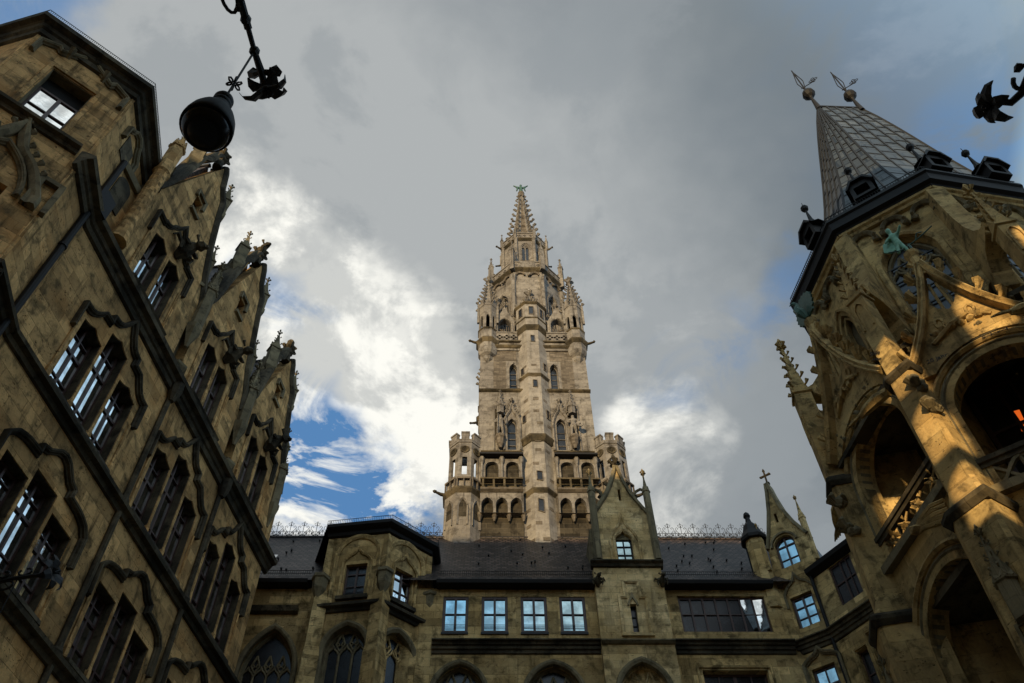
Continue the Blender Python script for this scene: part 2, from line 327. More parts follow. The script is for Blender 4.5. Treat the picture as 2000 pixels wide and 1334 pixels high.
# outlines in (u,z)
def rect(u0, u1, z0, z1): return [(u0, z0), (u1, z0), (u1, z1), (u0, z1)]
def arc(cx, cz, r, a0, a1, n): return [(cx + r * math.cos(R(a0 + (a1 - a0) * i / n)), cz + r * math.sin(R(a0 + (a1 - a0) * i / n))) for i in range(n + 1)]
def pointed(c, hw, zs, za, n=7):
    """curve from the left springing over the pointed top to the right springing"""
    h = za - zs; r = (hw * hw + h * h) / (2 * hw); a = math.degrees(math.asin(min(1, h / r)))
    L = arc(c - hw + r, zs, r, 180, 180 - a, n); return L + [(2 * c - u, z) for u, z in L[-2::-1]]
def rounded(c, hw, zs, n=14): return arc(c, zs, hw, 180, 0, n)
def ogee(c, hw, zs, za, n=6):
    h = za - zs; pts = []
    for i in range(2 * n + 1):
        q = i / (2 * n); x = hw * (1 - q); z = h * (.62 * math.sin(min(q / .62, 1) * math.pi / 2) * .8 + max(0, (q - .45) / .55) ** 2.4 * .504); pts.append((c - x, zs + z))
    return pts + [(2 * c - u, z) for u, z in pts[-2::-1]]
def curtain(c, hw, zs, za, n=5):
    """two sagging curves that meet in a point, like a drawn curtain"""
    pts = [(c - hw + hw * i / n, zs + (za - zs) * i / n - .09 * hw * math.sin(i / n * math.pi)) for i in range(n + 1)]
    return pts + [(2 * c - u, z) for u, z in pts[-2::-1]]
def hole_of(top, z0): return [(top[0][0], z0), *top, (top[-1][0], z0)]

def window(parent, f, outline, wg, bars_u=(), bars_z=(), fw=.07, glass=None, name='window', mat=None, bw=.045, depth=.06):
    """wooden frame round the outline (u,z) with bars, and one pane mesh as sub-part"""
    mat = mat or WOOD; m = MB(); us = [u for u, z in outline]; zs = [z for u, z in outline]; c = (sum(us) / len(us), sum(zs) / len(zs))
    area = sum(outline[i][0] * outline[(i + 1) % len(outline)][1] - outline[(i + 1) % len(outline)][0] * outline[i][1] for i in range(len(outline)))
    pth = outline if area > 0 else outline[::-1]
    m.mold(f, pth, [(-.02, wg), (fw, wg), (fw, wg + depth), (-.02, wg + depth)], True)
    def span_z(u):                              # height of the outline above u
        zz = []
        for i in range(len(pth)):
            (a, b), (c_, d_) = pth[i], pth[(i + 1) % len(pth)]
            if (a - u) * (c_ - u) < 0: zz.append(b + (d_ - b) * (u - a) / (c_ - a))
        return (min(zz), max(zz)) if zz else (min(zs), max(zs))
    for u, b in bars_u: z0, z1 = span_z(u); m.box(f, u - b / 2, u + b / 2, z0, z1, wg + .003, wg + depth + .012)
    for z, b in bars_z: m.box(f, min(us), max(us), z - b / 2, z + b / 2, wg + .002, wg + depth + .006)
    o = obj(name, m, mat, parent)
    g = MB(); n = len(pth); tri = tessellate_polygon([[V((u, z, 0)) for u, z in pth]])
    tu_, tz_ = random.uniform(-.012, .012), random.uniform(-.012, .012); g.add([f.at(u, z, wg + .02 + (u - c[0]) * tu_ + (z - c[1]) * tz_) for u, z in pth], [tuple(t) for t in tri])
    obj('pane', g, glass or GLASS, o); return o

PROF_CORNICE = [(-.40, -.02), (-.36, .10), (-.20, .14), (-.16, .20), (-.05, .24), (.0, .40), (.16, .43), (.20, .36), (.34, .06), (.34, -.02)]
PROF_STRING = [(-.20, -.02), (-.18, .08), (-.06, .12), (-.02, .26), (.09, .28), (.20, .05), (.20, -.02)]
PROF_HOOD = [(.0, -.02), (.0, .06), (.035, .075), (.05, .14), (.075, .15), (.09, .17), (.14, .18), (.155, .12), (.155, -.02)]
PROF_ROLL = [(-.03, -.02), (-.03, .05), (.0, .09), (.05, .09), (.09, .05), (.09, -.02)]

# figures: a stick skeleton grown into one skin
def figure(name, joints, bones, mat, parent=None):
    me = bpy.data.meshes.new(name); me.from_pydata([j[0] for j in joints], bones, []); o = bpy.data.objects.new(name, me); COL.objects.link(o)
    md = o.modifiers.new('skin', 'SKIN'); md.use_smooth_shade = True
    for i, j in enumerate(joints): me.skin_vertices[0].data[i].radius = (j[1], j[1] * (j[2] if len(j) > 2 else 1))
    me.skin_vertices[0].data[0].use_root = True
    o.modifiers.new('sub', 'SUBSURF').levels = 1; o.modifiers['sub'].render_levels = 1
    me.materials.append(mat)
    if parent is not None:
        o.parent = parent
        if parent.type == 'EMPTY': o.matrix_parent_inverse = Matrix.Translation(-parent.location)
    return o

# ================================================================== ground
g_ = MB(); G0 = Fr(90, 0); g_.add([(-400, -400, 0), (400, -400, 0), (400, 400, 0), (-400, 400, 0)], [(0, 1, 2, 3)])
o = obj('ground', g_, GROUND); o['kind'] = 'structure'

# ================================================================== left wing
LW = Fr(8.3, -13.6033)
lw = thing('left_wing', 'long pitted brown stone wing along the left edge with three tall curved gables', 'building', LW.at(18, 0, 0))
GC = (13.86, 18.5, 23.1)                        # gable centres
WC = ((13.81, 1.0), (18.74, 1.0), (23.05, .93)) # window groups: centre and width factor
def gable_side(c, sgn, wd):
    kz = .87 if c > 22 else 1.0
    p_ = [(2.42 * wd, 27.3), (2.30 * wd, 28.1), (1.85 * wd, 29.2), (1.45, 30.6), (1.18, 31.9), (1.05, 32.7), (.98, 33.1), (.62, 33.6), (.42, 34.5), (.28, 34.75)]
    q = [(c + sgn * x, 27.3 + (z - 27.3) * kz) for x, z in p_]; return q if sgn > 0 else q[::-1]
top = []
for c, wd in zip(GC, (1.0, .93, .93)): top = top + gable_side(c, -1, wd) + [(q[0], q[1]) for q in gable_side(c, 1, wd)[::-1]]
outline = [(9.4, 0), (25.55, 0), (25.55, 27.0)] + top[::-1] + [(11.3, 27.2), (9.4, 27.2)]
def lights(c, k, zsill, zl, zc, curt):
    r = []
    for off, zt in ((-1.10, zl), (0, zc), (1.10, zl)):
        hw = .50 * k; cc = c + off * k
        r.append(hole_of(curtain(cc, hw, zt, zt + .2), zsill) if curt else rect(cc - hw, cc + hw, zsill, zt))
    return r
W_HOLES = [lights(c, k, 19.0, 21.68, 22.48, True) for c, k in WC]
X_HOLES = [lights(c, k, 14.25, 16.65, 17.1, False) for c, k in ((13.9, 1.0), (18.72, .98), (23.2, .95))]
G_HOLES = [[hole_of(curtain(c + o_, .44, 27.35, 27.62), 24.5) for o_ in (-.63, .43)] for c in GC]
SM = [rect(c - .32, c + .12, 30.45, 31.35) for c in GC]
NICHE = [hole_of(rounded(u, .29, 26.45), 24.35) for u in (16.28, 20.93)]
holes = [h for g in W_HOLES + X_HOLES + G_HOLES for h in g] + SM + NICHE
wall = obj('wall', MB().prism(LW, outline, -.55, 0, holes), ST_LEFT, lw)
m = MB(); m.box(LW, 25.0, 25.55, 0, 27.0, -6, -.551); obj('end_wall', m, ST_LEFT, lw)
for h in NICHE:
    m = MB(); m.prism(LW, hole_of(rounded(sum(q[0] for q in h) / len(h), .27, 26.43), 24.33), -.54, -.36); obj('niche', m, SOOTM, lw)
def reveal(f, h, depth, parent, mat):
    us = [q[0] for q in h]; zs = [q[1] for q in h]; cu, cz = (min(us) + max(us)) / 2, (min(zs) + max(zs)) / 2
    ku, kz = 1 - .05 / (max(us) - min(us)), 1 - .05 / (max(zs) - min(zs)); inn = [(cu + (u - cu) * ku, cz + (z - cz) * kz) for u, z in h]
    ot = [(cu + (u - cu) * .997, cz + (z - cz) * .999) for u, z in h]
    return obj('window_reveal', MB().prism(f, ot, -depth, -.03, [inn]), mat, parent)
for g in W_HOLES + X_HOLES + G_HOLES:
    for h in g: reveal(LW, h, .40, lw, SOOT_SHADE)
# cornices and string courses
m = MB(); m.mold(LW, [(10.25, 24.0), (25.9, 24.0)], PROF_CORNICE); obj('cornice', m, SOOT_SHADE, lw)
for z in (18.72, 13.95):
    m = MB(); m.mold(LW, [(10.3, z), (25.6, z)], PROF_STRING); obj('string_course', m, SOOT_SHADE, lw)
for u in (16.64, 21.13):
    for z0, z1 in ((18.9, 23.65), (14.1, 18.55), (8, 13.8)):
        m = MB(); m.tube([LW.at(u, z0, .07), LW.at(u, z0 + .3, .07), LW.at(u, z1, .07)], .095, 8)
        m.lathe(LW.at(u, z0, .07), [(.15, z0 - .12), (.17, z0 + .05), (.12, z0 + .16), (.1, z0 + .3)], 8); obj('wall_shaft', m, SOOT_SHADE, lw)
    m = MB(); m.lathe(LW.at(u, 24, .16), [(.1, 23.2), (.2, 23.5), (.24, 23.8), (.24, 24.0)], 8); obj('corbel', m, SOOT_SHADE, lw)
    m = MB(); m.lathe(LW.at(u - .36, 24, .1), [(.26, 24.2), (.38, 24.4), (.38, 24.5), (.2, 24.62)], 6); obj('corbel', m, SOOTM, lw)
# downpipe in the corner with the bay tower
m = MB(); m.tube([LW.at(10.12, 0, .2), LW.at(10.12, 27.0, .2)], .10, 10)
for z in (10, 14, 18.7, 22): m.lathe(LW.at(10.12, z, .2), [(.13, z), (.13, z + .1)], 10)
m.box(LW, 9.85, 10.5, 24.0, 24.9, .02, .5); obj('downpipe', m, EAVE, lw)
# three-light windows with stepped hood moulds
def three_light(c, k, hs, zs, zsill, style):
    for h in hs:
        us = [q[0] for q in h]; zt = max(q[1] for q in h); a, b = min(us), max(us); mid = (a + b) / 2
        zt_bar = zsill + (min(q[1] for q in h[1:-1] if q[1] > zsill + 1) - zsill) * .66
        inner = [(a + .03, zsill + .12), (b - .03, zsill + .12), (b - .03, zt - .01), (a + .03, zt - .01)]
        window(lw, LW, inner, -.33, ((mid, .075),), ((zt_bar, .09), (zsill + .75, .05), ((zt_bar + zt) / 2, .035)))
        mm = MB(); mm.mold(LW, [(a - .10, zsill), (b + .10, zsill)], [(-.02, -.25), (.06, -.25), (.04, .16), (-.10, .20), (-.16, .12), (-.16, -.01)]); obj('window_sill', mm, SOOT_SHADE, lw)
    for s_ in (-.55, .55):                      # jamb shafts
        u = c + s_ * k; mm = MB(); mm.tube([LW.at(u, zsill + .02, -.04), LW.at(u, hs[0][1][1] if style == 'x' else hs[0][1][1], -.04)], .05, 6); mm.lathe(LW.at(u, 0, -.04), [(.09, zsill), (.09, zsill + .35), (.06, zsill + .5), (.05, zsill + .6)], 6); obj('mullion', mm, ST_LEFT, lw)
    L, Rr = c - 1.82 * k, c + 1.82 * k; e = .72 * k
    if style == 'w': pth = [(L, zs - .9), (L, zs)] + [(L + e * 1.0 * i / 4, zs + .55 * (i / 4) - .18 * math.sin(i / 4 * math.pi)) for i in range(1, 5)] + [(c - e * .98, zs + .58), (c - e * .98, zs + .86)] + [(c - e * .98 + e * .98 * i / 4, zs + .86 + .75 * (i / 4) - .22 * math.sin(i / 4 * math.pi)) for i in range(1, 5)]
    else: pth = [(L, zs - .9), (L, zs)] + [(L + e * i / 4, zs + .12 + .22 * math.sin(i / 4 * math.pi / 2)) for i in range(1, 5)] + [(c - e * .98, zs + .36), (c - e * .98, zs + .62)] + [(c - e * .98 + e * .98 * i / 4, zs + .62 + .42 * (i / 4) - .05 * math.sin(i / 4 * 2 * math.pi)) for i in range(1, 5)]
    pth = pth + [(2 * c - u, z) for u, z in pth[-2::-1]]
    mm = MB(); mm.mold(LW, pth, PROF_HOOD); obj('hood_mould', mm, SOOT_SHADE, lw)
    for s_ in (-1, 1):                          # rounded roll either side of the lights
        mm = MB(); mm.tube([LW.at(c + s_ * 1.78 * k, zsill + .1, .02), LW.at(c + s_ * 1.78 * k, zs - .9, .02)], .05, 6); mm.lathe(LW.at(c + s_ * 1.78 * k, 0, .03), [(.08, zsill), (.08, zsill + .3), (.05, zsill + .45)], 6); obj('jamb_shaft', mm, ST_LEFT, lw)
for (c, k), hs in zip(WC, W_HOLES): three_light(c, k, hs, 21.86, 19.0, 'w')
for (c, k), hs in zip(((13.9, 1.0), (18.72, .98), (23.2, .95)), X_HOLES): three_light(c, k, hs, 16.86, 14.25, 'x')
# gables
def grotesque(f, u, z, parent, s=1.0, mat=None, name='carved_grotesque'):
    """crouching carved beast that leans out of the wall"""
    mm = MB(); q = lambda a, b, c: f.at(u + a * s, z + b * s, c * s)
    mm.tube([q(0, -.45, .0), q(0, -.2, .22), q(0, .05, .42), q(.05, .16, .62)], [.12 * s, .26 * s, .24 * s, .13 * s], 7)
    mm.blob(q(.06, .14, .78), .20 * s); mm.blob(q(.08, .06, .96), .11 * s)
    for a in (-1, 1):
        mm.tube([q(a * .16, .08, .4), q(a * .36, -.05, .5), q(a * .30, -.25, .62)], [.09 * s, .08 * s, .05 * s], 5)
        mm.tube([q(a * .14, -.25, .2), q(a * .4, -.2, .38), q(a * .34, -.48, .35)], [.10 * s, .09 * s, .05 * s], 5)
        mm.crocket(q(a * .1, .22, .72), f.t * a, .16 * s)
        mm.tube([q(a * .1, .0, .2), q(a * .5, .3, .12), q(a * .62, .05, .06)], [.05 * s, .1 * s, .03 * s], 5)
    return obj(name, mm, mat or SOOTM, parent)
for gi, (c, wd) in enumerate(zip(GC, (1.0, .93, .93))):
    dz = -1.0 if gi == 2 else 0.0
    for h in G_HOLES[gi]:
        us = [q[0] for q in h]; a, b = min(us), max(us)
        window(lw, LW, [(a + .02, 24.62), (b - .02, 24.62), (b - .02, 27.6), (a + .02, 27.6)], -.32, (((a + b) / 2, .07),), ((26.45, .085), (25.4, .045)))
    mm = MB(); mm.mold(LW, [(c - 1.25, 24.5), (c + 1.05, 24.5)], [(-.02, -.25), (.06, -.25), (.04, .30), (-.10, .38), (-.2, .30), (-.2, -.01)]); obj('window_sill', mm, SOOT_SHADE, lw)
    mm = MB(); mm.tube([LW.at(c - .10, 24.6, -.05), LW.at(c - .10, 27.4, -.05)], .075, 6); obj('mullion', mm, ST_LEFT, lw)
    cc = c - .1; hp = [(cc - 1.28, 26.9), (cc - 1.28, 27.95), (cc - .85, 27.95)] + [(cc - .85 + .42 * i / 3, 28.05 + .36 * (i / 3) - .10 * math.sin(i / 3 * math.pi)) for i in range(4)] + [(cc - .4, 28.5)] + [(cc - .4 + .4 * i / 3, 28.55 + .55 * (i / 3) ** 1.6) for i in range(1, 4)]
    hp = hp + [(2 * cc - u, z) for u, z in hp[-2::-1]]
    mm = MB(); mm.mold(LW, hp, [(q[0] * .9, q[1] * .9) for q in PROF_HOOD]); obj('hood_mould', mm, SOOT_SHADE, lw)
    for s_ in (-1.28, 1.28):
        mm = MB(); mm.tube([LW.at(cc + s_, 24.8, .02), LW.at(cc + s_, 26.9, .02)], .045, 6); mm.tube([LW.at(cc + s_ * .93, 24.8, .02), LW.at(cc + s_ * .93, 26.9, .02)], .03, 6); mm.lathe(LW.at(cc + s_ * .97, 0, .03), [(.1, 24.6), (.1, 25.1), (.05, 25.2)], 6); obj('jamb_shaft', mm, ST_LEFT, lw)
    grotesque(LW, cc + .25, 28.2, lw, 1.0, SOOT_SHADE)
    window(lw, LW, SM[gi], -.3, ((c - .1, .05),), (), fw=.05, glass=GLASSD)
    mm = MB(); mm.mold(LW, [(c - .36, 31.2), (c - .36, 31.5), (c + .16, 31.5), (c + .16, 31.0)], [(-.02, -.02), (-.02, .1), (.09, .13), (.09, -.02)]); obj('hood_mould', mm, SOOTM, lw)
    mm = MB(); mm.box(LW, c - .38, c + .18, 30.3, 30.45, -.02, .12); obj('window_sill', mm, SOOTM, lw)
    # coping along the gable
    for s_ in (-1, 1):
        pth = gable_side(c, s_, wd); mm = MB(); pr = [(-.14, -.58), (.08, -.58), (.08, .14), (-.05, .14), (-.14, .03)]
        mm.mold(LW, pth if s_ < 0 else pth[::-1], pr); obj('coping', mm, SOOT_SHADE, lw)
    # shoulder pinnacles, crowning figure
    for s_ in (-1, 1):
        u = c + s_ * 1.20; mm = MB(); b_ = LW.at(u, 0, -.12); mm.pinnacle(b_, .42, 32.4 + dz, 33.7 + dz, 34.7 + dz, 35.15 + dz, R(40), 4, 2, True, .8)
        mm.lathe(b_, [(.08, 31.9 + dz), (.34, 32.35 + dz), (.34, 32.6 + dz)], 4, R(85)); obj('pinnacle', mm, SOOTM, lw)
        u = c + s_ * 1.95; mm = MB(); b_ = LW.at(u, 0, -.1); mm.pinnacle(b_, .30, 28.6 + dz * .3, 30.3 + dz * .5, 31.1 + dz * .5, 31.5 + dz * .5, R(40), 4, 1, True, .8); obj('pinnacle', mm, SOOTM, lw)
    mm = MB(); b_ = LW.at(c, 0, -.15); zb_ = 34.3 + dz; mm.lathe(b_, [(.20, zb_), (.16, zb_ + .55), (.24, zb_ + .62), (.18, zb_ + .7), (.20, zb_ + .85), (.30, zb_ + 1.0), (.28, zb_ + 1.08)], 8)
    for j in range(6): a = j * math.pi / 3 + gi; mm.crocket(b_ + V((.16 * math.cos(a), .16 * math.sin(a), zb_ + .82)), (math.cos(a), math.sin(a), 0), .17 + .03 * ((j + gi) % 3))
    if gi == 0: mm.blob(b_ + V((0, 0, zb_ + 1.2)), .2, .3)
    elif gi == 1:                               # a beast's head with ears
        mm.tube([b_ + V((0, 0, zb_ + 1.05)), b_ + V((.08, -.05, zb_ + 1.35)), b_ + V((.25, -.12, zb_ + 1.5)), b_ + V((.38, -.18, zb_ + 1.44))], [.15, .16, .13, .06], 7); [mm.crocket(b_ + V((.1, s_ * .1 - .05, zb_ + 1.45)), (-.4, s_, 0), .16) for s_ in (-1, 1)]
    else: mm.lathe(b_, [(.10, zb_ + 1.05), (.07, zb_ + 1.2), (.15, zb_ + 1.3), (.18, zb_ + 1.42), (.13, zb_ + 1.54), (.02, zb_ + 1.6)], 8)
    obj('carved_finial', mm, SOOT_SHADE, lw)
    # tiled saddle roof behind the gable
    mm = MB(); e = 2.36 * wd; mm.prism(LW, [(c - e, 27.3), (c + e, 27.3), (c, 34.6 + dz)], -7.0, -.56); obj('roof', mm, TILE, lw)
    mm = MB(); mm.tube([LW.at(c, 34.62 + dz, -.5), LW.at(c, 34.62 + dz, -7)], .09, 6); obj('ridge_tile', mm, EAVE, lw)
for u, z0, z1, z2, z3, wv in ((11.38, 28.6, 30.6, 31.6, 32.2, .32), (16.28, 26.7, 28.9, 30.2, 30.9, .10), (20.9, 26.7, 28.7, 29.8, 30.5, .10), (25.1, 26.4, 28.4, 29.4, 29.9, .0)):
    mm = MB(); b_ = LW.at(u, 0, wv); mm.pinnacle(b_, .44, z0, z1, z2, z3, R(8), 6, 1, True, .7)
    if u < 12:
        mm.lathe(b_, [(.30, 24.3), (.24, 24.8)] + [(r_, 24.8 + (28.4 - 24.8) * i / 16) for i in range(17) for r_ in ((.235,) if i % 2 else (.215,))] + [(.24, 28.6), (.30, 28.7)], 12)
    else: mm.lathe(b_, [(.06, z0 - 1.1), (.16, z0 - .7), (.30, z0 - .2), (.30, z0)], 6)
    obj('pinnacle', mm, ST_LEFT if u < 12 else SOOTM, lw)
# parapet by the bay tower and the main roof behind everything
m = MB(); m.mold(LW, [(9.5, 27.2), (11.25, 27.2)], [(-.12, -.6), (.1, -.6), (.16, -.2), (.1, .18), (-.12, .12)]); obj('coping', m, SOOTM, lw)
m = MB(); m.prism(LW, hole_of(rounded(10.75, .34, 26.6), 25.4), .01, .05); obj('niche', m, SOOT_SHADE, lw)
m = MB(); m.add([LW.at(9, 26.6, -.6), LW.at(25.4, 26.6, -.6), LW.at(25.4, 33.2, -6.5), LW.at(9, 33.2, -6.5), LW.at(25.4, 26.6, -12.4), LW.at(9, 26.6, -12.4)], [(0, 1, 2, 3), (3, 2, 4, 5), (1, 4, 2), (0, 3, 5)]); obj('roof', m, TILE, lw)
m = MB(); m.box(LW, 9.4, 25.5, 0, 26.7, -12.3, -11.8); m.box(LW, 9.4, 9.9, 0, 26.7, -11.8, -.56); obj('rear_wall', m, ST_LEFT, lw)

# ------------------------------------------------------------------ octagonal bay tower on the left
ZL = 29.3
c0, c1, c2, c3 = [atz(px, py, ZL) for px, py in ((0, 50), (95, 22), (301, 167), (312, 290))]
c0 = c1 + (c0 - c1).normalized() * 3.5; c3 = c2 + (c3 - c2).normalized() * 3.2
lb = thing('bay_tower', 'octagonal stone bay tower with broad dark eaves, cut by the top left corner', 'tower', (c1.x - 1, c1.y + 2, 0))
LF = [fr_thru(a, b, .42) for a, b in ((c0, c1), (c1, c2), (c2, c3))]
def edge_half(f, i): return f.half - .42 * math.tan(R(22.5)) * (.98)
h1 = edge_half(LF[1], 1)
WIN1 = [(-.80, 24.72), (.50, 24.72), (.50, 27.45), (-.80, 27.45)]
f1 = LF[1]; su = f1.uv(190, 190)[0]             # measured window centre
u_l, u_r = f1.uv(.315 * 60, .315 * 630)[0], f1.uv(.315 * 590, .315 * 600)[0]
WIN1 = [(u_l + .12, 24.75), (u_r - .05, 24.75), (u_r - .05, 27.4), (u_l + .12, 27.4)]; wc = (u_l + u_r) / 2 + .03
LOWW = rect(wc - .62, wc + .62, 18.9, 21.55)
for i, f in enumerate(LF):
    hs = [WIN1, LOWW] if i == 1 else []
    hh = f.half - .42 * math.tan(R(25)) if i != 1 else f.half - .17
    obj('wall', MB().prism(f, rect(-hh - (.0 if i else 1.0), hh + (0 if i < 2 else 1.5), 0, 29.0), -.5, 0, hs), ST_LEFT, lb)
ea = MB(); ring_mold(ea, [q - V((0, 0, 0)) for q in (c0, c1, c2, c3)], 28.98, [(-.5, -.50), (-.42, -.32), (-.22, -.30), (-.16, -.22), (-.04, -.18), (0, -.12), (.04, .02), (.22, .04), (.28, -.02), (.30, -.5)])
obj('eaves_cornice', ea, SOOT_SHADE, lb)
cen = (c1 + c2) / 2 + V((-3.2, 3.4, 0)); cen = V((cen.x, cen.y, 0)); rf = MB()
cs = [c0, c1, c2, c3]; ring = [V((q.x, q.y, 29.26)) for q in cs] + [V((q.x, q.y, 29.26)) + (cen - V((q.x, q.y, 0))) * 2 for q in cs]
rf.add(ring + [V((cen.x, cen.y, 36))], [(i, (i + 1) % 8, 8) for i in range(8)]); obj('roof', rf, SLATE, lb)
gr = MB()
for a, b in ((c0, c1), (c1, c2), (c2, c3)):
    n_ = 60; a2, b2 = a + V((0, 0, .02)), b + V((0, 0, .02)); gr.tube([a2 + V((0, 0, .12)), b2 + V((0, 0, .12))], .012, 4)
    for i in range(n_): q = a2.lerp(b2, i / n_); gr.tube([q, q + V((0, 0, .12))], .008, 4)
obj('snow_guard', gr, EAVE, lb)
window(lb, f1, [(WIN1[0][0] + .03, 25.15), (WIN1[1][0] - .03, 25.15), (WIN1[1][0] - .03, 26.72), (WIN1[0][0] + .03, 26.72)], -.40, ((wc + .03, .10),), ((25.75, .045),), fw=.07)
m = MB(); m.box(f1, WIN1[0][0], WIN1[1][0], 26.7, 27.38, -.46, -.38); obj('window_blind', m, DARK, lb)
m = MB(); m.prism(f1, rect(WIN1[0][0] - .16, WIN1[1][0] + .16, 24.6, 27.62), -.02, .06, [rect(WIN1[0][0] - .04, WIN1[1][0] + .04, 24.61, 27.46)]); obj('window_surround', m, ST_LEFT, lb)
hw_ = 1.18; hp = [(wc - hw_ - .1, 27.5), (wc - hw_ - .1, 28.15), (wc - hw_ + .25, 28.35)] + [(wc - hw_ + .25 + .3 * i / 3, 28.3 - .10 * math.sin(i / 3 * math.pi)) for i in range(1, 4)] + [(wc - .5, 28.42), (wc - .25, 28.6), (wc, 28.85)]
hp = hp + [(2 * wc - u, z) for u, z in hp[-2::-1]]
m = MB(); m.mold(f1, hp, PROF_HOOD); obj('hood_mould', m, SOOTM, lb)
for a in (-.55, .55): m = MB(); m.crocket(f1.at(wc + a, 28.15, .1), f1.n, .28); obj('carved_leaf', m, SOOTM, lb)
m = MB(); m.mold(f1, [(-h1, 24.42), (wc + 1.3, 24.42)], PROF_STRING); obj('string_course', m, SOOT_SHADE, lb); m = MB(); m.box(f1, WIN1[0][0] - .1, WIN1[1][0] + .1, 24.45, 24.72, -.45, .10); obj('window_sill', m, SOOT_SHADE, lb)
reveal(f1, WIN1, .42, lb, SOOTM)
m = MB(); og = ogee(wc - .05, 1.25, 21.55, 24.0); m.mold(f1, [(og[0][0], 21.2)] + og + [(og[-1][0], 21.2)], [(-.1, -.02), (-.1, .12), (.02, .22), (.12, .24), (.2, .12), (.2, -.02)])
for q in og[3:-3:2]: m.crocket(f1.at(q[0], q[1] + .15, .10), (f1.n * .4 + f1.t * (1 if q[0] > wc else -1)).normalized(), .2)
m.finial(f1.at(wc - .05, 23.95, .16), .45); obj('gablet', m, SOOTM, lb)
m = MB(); m.mold(f1, [(wc + 1.1, 21.2), (wc + 1.1, 22.5), (h1, 22.5), (h1, 21.2)], [(-.06, -.02), (-.06, .14), (.08, .16), (.08, -.02)]); obj('stepped_moulding', m, SOOTM, lb)
m = MB(); m.mold(f1, pointed(wc - .05, .85, 21.3, 22.9), PROF_HOOD); obj('tracery_arch', m, SOOTM, lb)
window(lb, f1, rect(wc - .58, wc + .58, 18.95, 21.5), -.4, ((wc, .08),), ((20.6, .06),))
f2 = LF[2]; m = MB(); hp = [(-.55, 27.2), (-.55, 27.8), (-.35, 28.0), (-.2, 28.25), (0, 28.35), (.2, 28.25), (.35, 28.0), (.55, 27.8), (.55, 27.2)]; m.mold(f2, [(u - .1, z) for u, z in hp], PROF_HOOD); obj('hood_mould', m, SOOTM, lb); m = MB(); m.prism(f2, rect(-.45, .25, 26.9, 27.9), .0, .03); obj('niche', m, SOOT_SHADE, lb)
for f_, z_, a_, b_ in ((f2, 24.0, -f2.half, f2.half), (f2, 18.72, -f2.half, f2.half), (f1, 18.5, -f1.half + .2, f1.half)): m = MB(); m.mold(f_, [(a_, z_), (b_, z_)], PROF_CORNICE if z_ == 24.0 else PROF_STRING); obj('string_course', m, SOOT_SHADE, lb)
# ================================================================== middle wing
MWF = Fr(87.51045, -29.11185)
mwg = thing('middle_wing', 'tiled roof wing across the court with four square windows in a row under its gutter', 'building', MWF.at(1, 0, 0))
QW = [(-1.665, -.68), (-.165, .85), (1.355, 2.375), (2.865, 3.88)]
qh = [rect(a, b, 21.83, 23.46) for a, b in QW]
strip = rect(7.55, 11.0, 21.88, 23.52)
TR = [(-7.95, .97, 20.2, 22.0), (-.94, .92, 19.35, 20.5), (2.49, 1.0, 19.3, 20.5)]
th = [hole_of(pointed(c, hw, zs, za), 14.5) for c, hw, zs, za in TR]
lowr = rect(7.95, 10.35, 17.5, 20.25)
obj('wall', MB().prism(MWF, rect(-9.6, 11.9, 0, 23.84), -.6, 0, qh + [strip, lowr] + th), ST_MID, mwg)
for (a, b), h in zip(QW, qh):
    window(mwg, MWF, [(a + .01, 21.84), (b - .01, 21.84), (b - .01, 23.45), (a + .01, 23.45)], -.10, (((a + b) / 2, .09),), ((22.67, .03),), fw=.10, depth=.07, glass=GLASSB)
    m = MB()
    for z in (22.02, 22.10, 22.16): m.tube([MWF.at(a + .1, z, .01), MWF.at(b - .1, z, .01)], .011, 4)
    m.box(MWF, a - .02, b + .02, 21.74, 21.83, -.12, .05); obj('window_rail', m, IRON, mwg)
a, b = 7.55, 11.0
wn = window(mwg, MWF, [(a + .01, 21.89), (b - .01, 21.89), (b - .01, 23.51), (a + .01, 23.51)], -.16, tuple((a + (b - a) * i / 7, .07) for i in range(1, 7)), ((22.72, .03),), fw=.08, glass=GLASSD)
m = MB(); m.add([MWF.at(9.98, 23.43, -.125), MWF.at(10.46, 23.43, -.10), MWF.at(10.46, 21.97, -.10), MWF.at(10.3, 21.97, -.105)], [(0, 1, 2, 3)]); m.add([MWF.at(10.54, 23.43, -.125), MWF.at(10.92, 23.43, -.09), MWF.at(10.92, 21.97, -.09), MWF.at(10.54, 21.97, -.125)], [(0, 1, 2, 3)]); obj('pane', m, GLASS, wn)  # bright panes laid over dark glass, cut slantwise to draw a reflection's edge
